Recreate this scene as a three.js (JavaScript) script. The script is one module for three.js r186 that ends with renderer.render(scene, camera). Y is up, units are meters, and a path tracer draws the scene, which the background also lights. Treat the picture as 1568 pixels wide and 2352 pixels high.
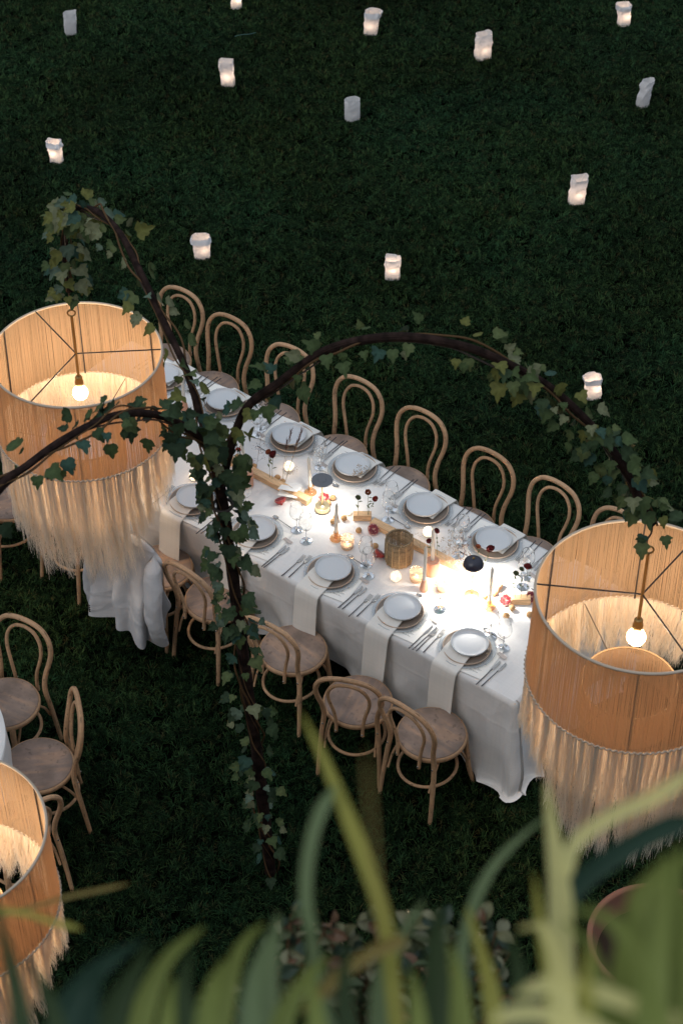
import * as THREE from 'three';
import { mergeGeometries, mergeVertices } from 'three/addons/utils/BufferGeometryUtils.js';

// ---------------------------------------------------------------- camera, sky, sun, exposure
const scene = new THREE.Scene();
const EYE = new THREE.Vector3(0, 9.0456, 0), PITCH = 0.737599, FOCAL = 4573;   // focal length in units of 1/2352 of the picture height
const camera = new THREE.PerspectiveCamera(2 * Math.atan(1176 / FOCAL) * 180 / Math.PI, 682 / 1024, 0.1, 600);
camera.position.copy(EYE);
camera.rotation.set(-PITCH, 0, 0);
camera.focus = 11.9;
camera.userData.fStop = 4.3;
scene.add(camera);

// dusk: an even, soft, slightly blue overcast, brighter overhead
{
  const W = 64, H = 32, data = new Float32Array(W * H * 4);
  for (let y = 0; y < H; y++) {
    const up = Math.sin(((y + 0.5) / H - 0.5) * Math.PI);
    const L = up > 0 ? 0.30 * (1 + 2.2 * up) / 3.2 * 3.2 : 0.12;
    for (let x = 0; x < W; x++) data.set([L * 0.58, L * 0.65, L * 0.75, 1], (y * W + x) * 4);
  }
  const sky = new THREE.DataTexture(data, W, H, THREE.RGBAFormat, THREE.FloatType);
  sky.mapping = THREE.EquirectangularReflectionMapping; sky.magFilter = THREE.LinearFilter; sky.needsUpdate = true;
  scene.background = sky; scene.environment = sky;
}
const sun = new THREE.DirectionalLight(new THREE.Color(1, 0.95, 0.9), 0.5);
sun.position.set(-9, 16, 1); sun.target.position.set(0, 0, -8.5);
sun.shadow.radius = 60; sun.castShadow = true; sun.shadow.mapSize.set(2048, 2048);
Object.assign(sun.shadow.camera, { left: -14, right: 14, top: 14, bottom: -14, near: 1, far: 50 });
scene.add(sun, sun.target);

const renderer = new THREE.WebGLRenderer({ antialias: true });
renderer.toneMapping = THREE.LinearToneMapping;
renderer.toneMappingExposure = 1.2;
renderer.shadowMap.enabled = true;

// ---------------------------------------------------------------- helpers
function rng(seed) { let a = seed >>> 0; return () => { a = (a + 0x6D2B79F5) | 0; let t = Math.imul(a ^ (a >>> 15), 1 | a); t = (t + Math.imul(t ^ (t >>> 7), 61 | t)) ^ t; return ((t ^ (t >>> 14)) >>> 0) / 4294967296; }; }
const hash = (x, y, s) => { let h = Math.imul(x | 0, 374761393) ^ Math.imul(y | 0, 668265263) ^ Math.imul(s | 0, 1274126177); h = Math.imul(h ^ (h >>> 13), 1274126177); return ((h ^ (h >>> 16)) >>> 0) / 4294967296; };
function noise(x, y, s = 0, px = 0, py = 0) {          // value noise, periodic when px, py are given
  const xi = Math.floor(x), yi = Math.floor(y), fx = x - xi, fy = y - yi, u = fx * fx * (3 - 2 * fx), v = fy * fy * (3 - 2 * fy);
  const wx = (i) => px ? ((i % px) + px) % px : i, wy = (i) => py ? ((i % py) + py) % py : i;
  const a = hash(wx(xi), wy(yi), s), b = hash(wx(xi + 1), wy(yi), s), c = hash(wx(xi), wy(yi + 1), s), d = hash(wx(xi + 1), wy(yi + 1), s);
  return a + (b - a) * u + (c - a) * v + (a - b - c + d) * u * v;
}
function fbm(x, y, s = 0, oct = 4, p = 0) { let r = 0, a = 0.5, f = 1; for (let i = 0; i < oct; i++) { r += a * noise(x * f, y * f, s + i, p ? p * f : 0, p ? p * f : 0); a *= 0.5; f *= 2; } return r / (1 - Math.pow(0.5, oct)); }
const V = (x, y, z) => new THREE.Vector3(x, y, z);
const clamp = THREE.MathUtils.clamp, lerp = THREE.MathUtils.lerp, smooth = THREE.MathUtils.smoothstep;
// a point of the place: where the sight line through a spot of the photograph (1568 x 2352) meets a level or a distance
function sight(x, y) { const u = (x - 784) / FOCAL, v = (1176 - y) / FOCAL; return V(u, -Math.sin(PITCH) + v * Math.cos(PITCH), -Math.cos(PITCH) - v * Math.sin(PITCH)); }
function spot(x, y, h = 0) { const d = sight(x, y); return EYE.clone().addScaledVector(d, (h - EYE.y) / d.y); }
function away(x, y, dist) { return EYE.clone().addScaledVector(sight(x, y), dist); }

function texture(w, h, fn, srgb = true, repeat = null) {
  const data = new Uint8Array(w * h * 4);
  for (let y = 0; y < h; y++) for (let x = 0; x < w; x++) { const c = fn(x / w, y / h, x, y); const i = (y * w + x) * 4; data[i] = clamp(c[0], 0, 255); data[i + 1] = clamp(c[1], 0, 255); data[i + 2] = clamp(c[2], 0, 255); data[i + 3] = 255; }
  const t = new THREE.DataTexture(data, w, h); t.wrapS = t.wrapT = THREE.RepeatWrapping; t.magFilter = THREE.LinearFilter; t.colorSpace = srgb ? THREE.SRGBColorSpace : THREE.NoColorSpace;
  if (repeat) t.repeat.set(...repeat); t.needsUpdate = true; return t;
}
const lin = (r, g, b) => new THREE.Color().setRGB(r, g, b);
const mat = (o) => new THREE.MeshPhysicalMaterial({ side: THREE.DoubleSide, ...o });

const taken = {};
function numbered(name) { const n = taken[name] = (taken[name] ?? -1) + 1; return n ? name + '_' + String(n).padStart(3, '0') : name; }
function tag(o, label, category, group) { o.userData.label = label; o.userData.category = category; if (group) o.userData.group = group; return o; }
function thing(name, label, category, pos, turn = 0, group) { const o = new THREE.Group(); o.name = numbered(name); if (pos) o.position.copy(pos); o.rotation.y = turn; tag(o, label, category, group); scene.add(o); return o; }
function part(name, geo, m, parent, kind) { const o = new THREE.Mesh(geo, m); o.name = name; o.castShadow = o.receiveShadow = true; if (kind) o.userData.kind = kind; parent.add(o); return o; }
function single(name, geo, m, label, category, pos, turn = 0, group) { const o = part(numbered(name), geo, m, scene); if (pos) o.position.copy(pos); o.rotation.y = turn; return tag(o, label, category, group); }
function copy(root, name, label, group, pos, turn = 0) { const o = root.clone(); o.name = numbered(name); o.userData = { ...root.userData, label }; if (group) o.userData.group = group; scene.add(o); if (pos) o.position.copy(pos); o.rotation.set(0, turn, 0); return o; }

function geom(pos, idx, uv, col) {
  const g = new THREE.BufferGeometry();
  g.setAttribute('position', new THREE.Float32BufferAttribute(pos, 3));
  if (uv) g.setAttribute('uv', new THREE.Float32BufferAttribute(uv, 2));
  if (col) g.setAttribute('color', new THREE.Float32BufferAttribute(col, 3));
  g.setIndex(idx); g.computeVertexNormals(); return g;
}
function sheet(nu, nv, fn, uvScale = [1, 1], wrap = false) {   // a surface from fn(u, v) -> Vector3
  const pos = [], idx = [], uv = [];
  for (let j = 0; j <= nv; j++) for (let i = 0; i <= nu; i++) { const p = fn(i / nu, j / nv); pos.push(p.x, p.y, p.z); uv.push(i / nu * uvScale[0], j / nv * uvScale[1]); }
  for (let j = 0; j < nv; j++) for (let i = 0; i < nu; i++) { const a = j * (nu + 1) + i, b = a + 1, c = a + nu + 1, d = c + 1; idx.push(a, c, b, b, c, d); }
  const g = geom(pos, idx, uv);
  if (wrap) {   // average the normals along the seam
    const n = g.attributes.normal;
    for (let j = 0; j <= nv; j++) { const a = j * (nu + 1), b = a + nu, m = V(n.getX(a) + n.getX(b), n.getY(a) + n.getY(b), n.getZ(a) + n.getZ(b)).normalize(); n.setXYZ(a, m.x, m.y, m.z); n.setXYZ(b, m.x, m.y, m.z); }
  }
  return g;
}
function tube(points, r, o = {}) {
  const { seg = 40, rad = 8, closed = false, caps = true } = o, curve = points.isCurve ? points : new THREE.CatmullRomCurve3(points, closed, 'catmullrom', 0.5), fr = curve.computeFrenetFrames(seg, closed), L = curve.getLength();
  const rf = typeof r === 'function' ? r : () => r, pos = [], idx = [], uv = [], r0 = rf(0.5);
  for (let i = 0; i <= seg; i++) {
    const t = i / seg, p = curve.getPointAt(closed && i === seg ? 0 : t), N = fr.normals[i], B = fr.binormals[i], R = rf(t);
    for (let j = 0; j <= rad; j++) { const a = j / rad * Math.PI * 2, c = Math.cos(a) * R, s = Math.sin(a) * R; pos.push(p.x + N.x * c + B.x * s, p.y + N.y * c + B.y * s, p.z + N.z * c + B.z * s); uv.push(t * L, j / rad * 6.283 * r0); }
  }
  for (let i = 0; i < seg; i++) for (let j = 0; j < rad; j++) { const a = i * (rad + 1) + j, b = a + rad + 1; idx.push(a, b, a + 1, a + 1, b, b + 1); }
  const g = geom(pos, idx, uv);
  const n = g.attributes.normal;
  for (let i = 0; i <= seg; i++) { const a = i * (rad + 1), b = a + rad, m = V(n.getX(a) + n.getX(b), n.getY(a) + n.getY(b), n.getZ(a) + n.getZ(b)).normalize(); n.setXYZ(a, m.x, m.y, m.z); n.setXYZ(b, m.x, m.y, m.z); }
  if (!closed && caps) {
    const list = [g];
    for (const i of [0, seg]) { const p = curve.getPointAt(i / seg), T = curve.getTangentAt(i / seg).multiplyScalar(i ? 1 : -1), R = rf(i / seg); if (R < 0.0008) continue; const c = new THREE.CircleGeometry(R, rad); c.applyQuaternion(new THREE.Quaternion().setFromUnitVectors(V(0, 0, 1), T)); c.translate(p.x, p.y, p.z); list.push(c); }
    return mergeGeometries(list);
  }
  return g;
}
function lathe(profile, seg = 32) { return new THREE.LatheGeometry(profile.map(([x, y]) => new THREE.Vector2(x, y)), seg); }
function move(g, x, y, z) { return g.translate(x, y, z); }
function box(w, h, d, r = 0.002) {   // a box with chamfered edges
  const s = new THREE.Shape(), a = w / 2 - r, b = d / 2 - r; s.moveTo(-a, -b - 0); s.lineTo(a, -b); s.lineTo(a, b); s.lineTo(-a, b); s.closePath();
  const g = new THREE.ExtrudeGeometry(s, { depth: h - 2 * r, bevelEnabled: true, bevelThickness: r, bevelSize: r, bevelSegments: 2, steps: 1 });
  g.rotateX(-Math.PI / 2); g.translate(0, r, 0); return g;
}

// ---------------------------------------------------------------- materials
const woodTex = texture(1024, 128, (u, v, x, y) => {
  const n = fbm(u * 24, v * 16, 3, 4, 8) * 0.5 + fbm(u * 90, v * 40, 9, 3, 2) * 0.2 + fbm(u * 6, v * 24, 5, 3, 2) * 0.3, w = fbm(u * 40, v * 8, 21, 3, 8), k = 0.72 + 0.5 * n - (w > 0.66 ? (w - 0.66) * 2.2 : 0);
  return [182 * k, 149 * k, 117 * k];
}, true, [0.8, 6]);
const woodBump = texture(512, 128, (u, v) => { const n = fbm(u * 16, v * 48, 13, 4, 16) * 255; return [n, n, n]; }, false, [0.8, 6]);
const M = {};
M.bentwood = mat({ map: woodTex, bumpMap: woodBump, bumpScale: 0.0012, roughness: 0.62, specularIntensity: 0.6, color: lin(1.08, 1.03, 0.98) });
const seatTex = texture(512, 512, (u, v) => {
  const a = fbm(u * 5, v * 5, 31, 5), b = fbm(u * 3 + 9, v * 14, 41, 4), c = fbm(u * 18, v * 18, 51, 3), r = Math.hypot(u - 0.5, v - 0.5) * 2;
  let k = 0.70 + 0.42 * a + 0.16 * (b - 0.5) - (c > 0.66 ? (c - 0.66) * 0.9 : 0); k -= 0.06 * smooth(r, 0.6, 0.95);
  const warm = smooth(b, 0.45, 0.75);
  return [(152 + 14 * warm) * k, (131 + 6 * warm) * k, (117 - 2 * warm) * k];
});
M.seat = mat({ map: seatTex, roughness: 0.6, bumpMap: seatTex, bumpScale: 0.0006 });
const linenTex = texture(512, 512, (u, v, x, y) => {
  const w = fbm(u * 8, v * 8, 61, 5, 8), slub = noise(u * 128, v * 4, 71, 128, 4) * 0.5 + noise(u * 4, v * 128, 77, 4, 128) * 0.5, k = 0.955 + 0.05 * w + 0.035 * (slub - 0.5);
  return [232 * k, 230 * k, 226 * k];
});
const linenBump = texture(1024, 1024, (u, v, x, y) => {
  let a = fbm(u * 6, v * 6, 81, 5, 6), c = Math.abs(fbm(u * 4, v * 4, 91, 3, 4) - 0.5) * 2, d = Math.abs(fbm(u * 7, v * 5, 95, 3, 7) - 0.5) * 2;
  let k = a * 0.5 + Math.min(1, c * 5) * 0.17 + Math.min(1, d * 6) * 0.12 + (noise(x * 0.5, y * 0.5, 3) - 0.5) * 0.05;
  const fold = Math.min(1, Math.abs(u - 0.5) * 70) * 0.10 + Math.min(1, Math.abs(v - 0.42) * 70) * 0.10;
  k += fold; return [k * 255, k * 255, k * 255];
}, false, [0.8, 0.8]);
M.linen = mat({ map: linenTex, color: lin(0.98, 0.985, 1.0), bumpMap: linenBump, bumpScale: 0.011, roughness: 0.92, sheen: 0.3, sheenColor: lin(0.5, 0.5, 0.5), sheenRoughness: 0.6 });
M.napkin = mat({ map: linenTex, color: lin(1, 0.98, 0.94), bumpMap: linenBump, bumpScale: 0.0015, roughness: 0.95 });
M.jacket = mat({ map: linenTex, color: lin(0.70, 0.71, 0.75), bumpMap: linenBump, bumpScale: 0.02, roughness: 0.95 });
M.plate = mat({ color: lin(0.62, 0.64, 0.655), roughness: 0.42, clearcoat: 0.25, clearcoatRoughness: 0.35 });
M.glaze = mat({ color: lin(0.25, 0.205, 0.17), roughness: 0.38 });
M.clay = mat({ color: lin(0.56, 0.42, 0.32), roughness: 0.8 });
M.glass = mat({ color: lin(1, 1, 1), transmission: 1, thickness: 0.0012, roughness: 0.0, ior: 1.5, attenuationColor: lin(0.86, 0.90, 0.90), attenuationDistance: 0.012 });
M.charger = mat({ color: lin(0.80, 0.83, 0.85), transmission: 0.75, thickness: 0, roughness: 0.06, ior: 1.7 });
M.amber = mat({ color: lin(0.95, 0.74, 0.47), transmission: 0.85, thickness: 0, roughness: 0.05, ior: 1.6 });
M.water = mat({ color: lin(0.97, 0.985, 0.99), transmission: 1, thickness: 0, roughness: 0.0, ior: 1.33 });
M.dark = mat({ color: lin(0.045, 0.045, 0.05), roughness: 0.5 });
M.steel = mat({ color: lin(0.50, 0.48, 0.45), roughness: 0.25, metalness: 1 });
M.brass = mat({ color: lin(0.78, 0.62, 0.36), roughness: 0.28, metalness: 1 });
M.oldBrass = mat({ color: lin(0.30, 0.20, 0.08), roughness: 0.4, metalness: 0.9 });
M.iron = mat({ color: lin(0.05, 0.04, 0.035), roughness: 0.6, metalness: 0.4 });
M.slate = mat({ color: lin(0.13, 0.14, 0.155), roughness: 0.55 });
M.navy = mat({ color: lin(0.012, 0.013, 0.030), roughness: 0.3, clearcoat: 0.3, clearcoatRoughness: 0.3 });
M.terracotta = mat({ color: lin(0.62, 0.33, 0.22), roughness: 0.85 });
M.potClay = mat({ color: lin(0.26, 0.10, 0.045), roughness: 0.9 });
M.potRim = mat({ color: lin(0.22, 0.105, 0.07), roughness: 0.9 });
M.soil = mat({ color: lin(0.025, 0.017, 0.011), roughness: 1 });
M.wax = mat({ color: lin(0.84, 0.80, 0.72), roughness: 0.55, transmission: 0.15, thickness: 0 });
M.wick = mat({ color: lin(0.05, 0.04, 0.03), roughness: 1 });
const pineTex = texture(512, 64, (u, v) => { const n = fbm(u * 6, v * 22, 111, 4), k = 0.78 + 0.4 * n; return [222 * k, 182 * k, 138 * k]; }, true, [3, 6]);
M.pine = mat({ map: pineTex, roughness: 0.7 });
M.paper = mat({ color: lin(0.86, 0.85, 0.82), roughness: 0.9 });
M.card = mat({ color: lin(0.50, 0.45, 0.42), roughness: 0.85 });
M.bag = mat({ color: lin(0.84, 0.82, 0.81), roughness: 0.95, transmission: 0.42, thickness: 0 });
M.bagThick = mat({ color: lin(0.84, 0.84, 0.85), roughness: 0.95, transmission: 0.12, thickness: 0 });
M.walnut = mat({ color: lin(0.46, 0.27, 0.12), roughness: 0.75 });
M.pomSkin = mat({ color: lin(0.42, 0.045, 0.04), roughness: 0.45 });
M.pomPith = mat({ color: lin(0.72, 0.40, 0.30), roughness: 0.7 });
M.seed = mat({ color: lin(0.22, 0.012, 0.022), roughness: 0.15, clearcoat: 0.6 });
M.petalDark = mat({ color: lin(0.17, 0.012, 0.014), roughness: 0.75 });
M.petalRed = mat({ color: lin(0.36, 0.035, 0.02), roughness: 0.75 });
M.petalRust = mat({ color: lin(0.40, 0.11, 0.045), roughness: 0.8 });
M.stem = mat({ color: lin(0.14, 0.16, 0.07), roughness: 0.8 });
M.dry = mat({ color: lin(0.38, 0.28, 0.17), roughness: 0.9 });
M.dryDark = mat({ color: lin(0.16, 0.08, 0.055), roughness: 0.9 });
M.dryPale = mat({ color: lin(0.62, 0.52, 0.42), roughness: 0.9 });
M.bark = mat({ map: texture(512, 128, (u, v) => { const n = fbm(u * 30, v * 10, 121, 4), k = 0.5 + n; return [42 * k, 32 * k, 29 * k]; }, true, [1.2, 3]), bumpMap: woodBump, bumpScale: 0.006, roughness: 0.9, specularIntensity: 0.15 });
M.vine = mat({ color: lin(0.10, 0.06, 0.03), roughness: 0.9, specularIntensity: 0.15 });
M.string = mat({ color: lin(0.60, 0.425, 0.265), roughness: 1, specularIntensity: 0.2, transmission: 0.54, thickness: 0, vertexColors: true });
M.jute = mat({ color: lin(0.30, 0.19, 0.10), roughness: 1 });
M.cord = mat({ color: lin(0.50, 0.42, 0.33), roughness: 1 });
M.hair = mat({ color: lin(1.0, 0.95, 0.86), roughness: 0.9, specularIntensity: 0.3, transmission: 0.66, thickness: 0, vertexColors: true });
M.rattan = mat({ color: lin(0.37, 0.27, 0.16), roughness: 0.8, vertexColors: true });
M.wall = mat({ color: lin(0.30, 0.28, 0.25), roughness: 0.95 });
const glow = (r, g, b, k) => mat({ color: lin(0.9, 0.85, 0.75), emissive: lin(r, g, b), emissiveIntensity: k, roughness: 0.5 });
M.bulbGlow = glow(1, 0.80, 0.52, 5);
M.bulbGlass = mat({ color: lin(1, 0.88, 0.68), transmission: 0.75, roughness: 0.25, thickness: 0, emissive: lin(1, 0.62, 0.32), emissiveIntensity: 0.45 });
M.flame = glow(1, 0.62, 0.28, 4);
M.lampGlow = glow(1, 0.88, 0.72, 3);

function lamp(parent, x, y, z, color, intensity, radius = 1) { const l = new THREE.PointLight(color, intensity); l.position.set(x, y, z); l.shadow.radius = radius; l.castShadow = true; l.name = 'lamp_light'; parent.add(l); return l; }
const WARM = lin(1, 0.78, 0.56), SOFT = lin(1, 0.93, 0.84), CANDLE = lin(1, 0.76, 0.55);

// ---------------------------------------------------------------- lawn
{
  const g = new THREE.PlaneGeometry(400, 400); g.rotateX(-Math.PI / 2);
  const m = mat({ map: texture(256, 256, (u, v) => { const n = fbm(u * 16, v * 16, 131, 4, 16), k = 0.5 + n; return [5 * k, 7 * k, 4 * k]; }, true, [300, 300]), roughness: 1, specularIntensity: 0 });
  const o = part('ground', g, m, scene); o.userData.kind = 'structure'; o.position.set(0, 0, -20);
  const R = rng(7), patch = (n, size) => {
    const pos = [], idx = [], col = [];
    for (let i = 0; i < n; i++) {
      const cx = (R() - 0.5) * size, cz = (R() - 0.5) * size, dir = R() * 6.283, t = R(), big = 0.85 + 0.4 * R();
      const c = t < 0.04 ? [0.10, 0.085, 0.045] : t < 0.22 ? [0.062, 0.098, 0.044] : t < 0.40 ? [0.038, 0.080, 0.040] : t < 0.70 ? [0.015, 0.034, 0.014] : [0.006, 0.014, 0.006];
      for (let q = 0; q < 6; q++) {
        const x = cx + (R() - 0.5) * 0.030, z = cz + (R() - 0.5) * 0.030, a = dir + (R() - 0.5) * 2.6, h = (0.017 + R() * 0.021) * big, w = 0.0012 + R() * 0.0012, lean = (0.3 + R() * 1.3) * h, dx = Math.cos(a), dz = Math.sin(a), b = a + 1.57 + (R() - 0.5) * 0.9, wx = Math.cos(b) * w, wz = Math.sin(b) * w, k = pos.length / 3;
        pos.push(x - wx, 0, z - wz, x + wx, 0, z + wz, x + dx * lean * 0.35 - wx, h * 0.62, z + dz * lean * 0.35 - wz, x + dx * lean * 0.35 + wx, h * 0.62, z + dz * lean * 0.35 + wz, x + dx * lean, h * (1 - 0.3 * R()), z + dz * lean);
        idx.push(k, k + 1, k + 2, k + 2, k + 1, k + 3, k + 2, k + 3, k + 4);
        const v = 0.65 + 0.7 * R(); for (let e = 0; e < 5; e++) col.push(c[0] * v, c[1] * v, c[2] * v);
      }
    }
    return geom(pos, idx, null, col);
  };
  const grassMat = mat({ color: lin(1, 1, 1), vertexColors: true, roughness: 0.7, specularIntensity: 0.14 }), S = 0.30, cells = [];
  for (let z = -3.6; z > -19.5; z -= S) { const half = 0.19 * Math.hypot(z, 9) + 1.5; for (let x = -half; x < half; x += S) cells.push([x + (R() - 0.5) * 0.08, z + (R() - 0.5) * 0.08]); }
  const im = new THREE.InstancedMesh(patch(270, 0.42), grassMat, cells.length), q = new THREE.Matrix4(), c = new THREE.Color();
  cells.forEach(([x, z], i) => {
    const s = 0.9 + 0.3 * R(), n = fbm(x * 0.7 + 40, z * 0.7, 141, 3), n2 = fbm(x * 1.7 + 10, z * 1.7, 151, 3), far = smooth(-z, 9, 17);
    q.compose(V(x, 0, z), new THREE.Quaternion().setFromAxisAngle(V(0, 1, 0), R() * 6.283), V(s, 0.85 + 0.5 * n2, s)); im.setMatrixAt(i, q);
    const k = 0.34 + 0.62 * n; c.setRGB(k * (0.90 + 0.5 * (n2 - 0.5)), k * 1.12, k * (0.84 - 0.3 * (n2 - 0.5))); im.setColorAt(i, c);
  });
  im.name = 'lawn_grass'; im.userData.kind = 'stuff'; im.userData.label = 'short dark green grass of the lawn'; im.userData.category = 'grass'; im.receiveShadow = im.castShadow = true; scene.add(im);
}
// the terrace the picture is taken from: a wall with a planter on its edge, below the frame
{
  const w = part('terrace_wall', box(9, 6.9, 0.9, 0.02), M.wall, scene); w.position.set(0, 0, -0.55); w.userData.kind = 'structure';
}

// ---------------------------------------------------------------- the long table
const PHI = 0.66246, TDIR = V(-Math.cos(PHI), 0, -Math.sin(PHI)), NDIR = V(Math.sin(PHI), 0, -Math.cos(PHI)), CORNER = V(0.9728, 0, -7.5204), TW = 1.177, TL = 3.98, TH = 0.75;
const onTable = (a, b, h = TH) => CORNER.clone().addScaledVector(TDIR, a).addScaledVector(NDIR, b).setY(h);
const src = (sx, sy, h = TH + 0.003) => spot(sx * 0.6272, sy * 0.6272, h);     // spots of the table given in the photograph's own pixels
const ab = (p) => { const w = p.clone().sub(CORNER); return [w.dot(TDIR), w.dot(NDIR)]; };

{
  // local frame: x along the table from the right end, z = minus the distance from the near edge
  const t = thing('banquet_table', 'long table under a white linen cloth that reaches the grass', 'table', CORNER.clone(), Math.PI - PHI);
  // with this turn local +x runs along TDIR and local +z runs along NDIR
  const pos = [], idx = [], uv = [];
  const er = 0.02, nx = 260, nz = 64;
  for (let j = 0; j <= nz; j++) for (let i = 0; i <= nx; i++) {
    const x = er + (TL - 2 * er) * i / nx, z = er + (TW - 2 * er) * j / nz, e = Math.min(1, Math.min(x, z, TL - x, TW - z) / 0.12);
    pos.push(x, TH + e * (fbm(x * 3, z * 3, 161, 3) - 0.5) * 0.004, z); uv.push(x, z);
  }
  for (let j = 0; j < nz; j++) for (let i = 0; i < nx; i++) { const a = j * (nx + 1) + i, b = a + 1, c = a + nx + 1, d = c + 1; idx.push(a, c, b, b, c, d); }
  const top = geom(pos, idx, uv);
  // skirt: columns round the rim
  const cr = 0.03, P = [], corners = [[0, 0], [TL, 0], [TL, TW], [0, TW]], cc = [[cr, cr, Math.PI], [TL - cr, cr, 1.5 * Math.PI], [TL - cr, TW - cr, 0], [cr, TW - cr, 0.5 * Math.PI]];
  const straight = (x0, z0, x1, z1, nxx, nzz, n) => { for (let i = 0; i < n; i++) { const k = (i + 0.5) / n; P.push([lerp(x0, x1, k), lerp(z0, z1, k), nxx, nzz]); } };
  const arc = (cx, cz, a0) => { for (let i = 0; i <= 14; i++) { const a = a0 + i / 14 * Math.PI / 2; P.push([cx + cr * Math.cos(a), cz + cr * Math.sin(a), Math.cos(a), Math.sin(a)]); } };
  arc(cr, cr, Math.PI); straight(cr, 0, TL - cr, 0, 0, -1, 230); arc(TL - cr, cr, 1.5 * Math.PI); straight(TL, cr, TL, TW - cr, 1, 0, 60); arc(TL - cr, TW - cr, 0); straight(TL - cr, TW, cr, TW, 0, 1, 230); arc(cr, TW - cr, 0.5 * Math.PI); straight(0, TW - cr, 0, cr, -1, 0, 60);
  P.push(P[0]);
  const rows = 34, sp = [], si = [], su = []; let s = 0;
  const cols = P.length;
  for (let i = 0; i < cols; i++) {
    const [x, z, ax, az] = P[i]; if (i) s += Math.hypot(x - P[i - 1][0], z - P[i - 1][1]) + 0.004;
    const S = i === cols - 1 ? 0 : s, near = corners.map(([cx, cz]) => Math.hypot(x - cx, z - cz)), dc = Math.min(...near), c0 = Math.exp(-Math.pow(dc / 0.17, 1.3)), wide = Math.exp(-dc / 0.5);
    const endLong = Math.abs(ax) > 0.7 ? 0.085 : 0.085 * Math.exp(-dc / 0.3), drop = 0.63 + endLong + 0.02 * (fbm(S * 1.3, 3, 171, 2) - 0.5) + c0 * 0.115;
    const onEnd = Math.abs(ax) > 0.7, sl = onEnd ? z : x;
    for (let j = 0; j <= rows; j++) {
      const v = j / rows;
      // the rounded edge first
      let out, y;
      const arcLen = er * Math.PI / 2, d = v * drop;
      if (d < arcLen) { const a = d / er; out = -er + er * Math.sin(a); y = TH - er + er * Math.cos(a); } else { out = 0; y = TH - er - (d - arcLen); }
      const w = clamp((d - arcLen) / (drop - arcLen), 0, 1);
      const n1 = fbm(sl * 2.1 + (onEnd ? 50 : az < 0 ? 0 : 20), 0.5 + w * 0.8, 181, 3) - 0.5, n2 = fbm(sl * 5.5 + (onEnd ? 80 : az < 0 ? 5 : 35), 1 + w * 1.2, 191, 3) - 0.5;
      const drag = Math.sin((dc * 9 + w * 3.2) * 1.9 + 0.7 * n1 * 6) * 0.5 + 0.5;
      out += w * (0.035 + 0.26 * n1 + 0.12 * n2) * (1 - 0.8 * c0) + 0.022 * w * Math.sin(sl * 15 + w * 5 + n1 * 9) * smooth(w, 0.15, 0.7) + wide * w * w * (0.05 * drag) * (1 - c0) + c0 * w * (0.085 + 0.03 * Math.sin(S * 31)) + wide * w * (1 - c0) * 0.02;
      if (az < -0.5) out -= 0.05 * w * smooth(dc, 0.3, 0.8);
      // cloth that is longer than the drop lies folded on the grass
      const floor = 0.048;
      if (y < floor) { const ex = floor - y; out += ex * 0.35; y = floor + 0.012 * Math.abs(Math.sin(ex * 22 + S * 3)) + 0.014 * n2; }
      const side = c0 * w * w * 0.05 * Math.sin(S * 30 + 1);
      sp.push(x + ax * out - az * side, y, z + az * out + ax * side); su.push(S, TH - d);
    }
  }
  for (let i = 0; i < cols - 1; i++) for (let j = 0; j < rows; j++) { const a = i * (rows + 1) + j, b = a + 1, c = a + rows + 1, d = c + 1; si.push(a, b, c, c, b, d); }
  const skirt = geom(sp, si, su);
  const cloth = part(numbered('tablecloth'), mergeGeometries([top, skirt]), M.linen, scene);
  cloth.position.copy(CORNER); cloth.rotation.y = Math.PI - PHI; 
  tag(cloth, 'white linen tablecloth draped over the long table', 'tablecloth');
  const legG = new THREE.CylinderGeometry(0.022, 0.022, TH - 0.04, 10); legG.translate(0, (TH - 0.04) / 2, 0);
  const topG = box(TL - 0.02, 0.028, TW - 0.02, 0.004); topG.translate(TL / 2, TH - 0.036, TW / 2);
  part('tabletop', topG, M.pine, t);
  for (const x of [0.3, TL / 2, TL - 0.3]) for (const z of [0.2, TW - 0.2]) { const l = part('leg', legG, M.iron, t); l.position.set(x, 0, z); }
}

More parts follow.
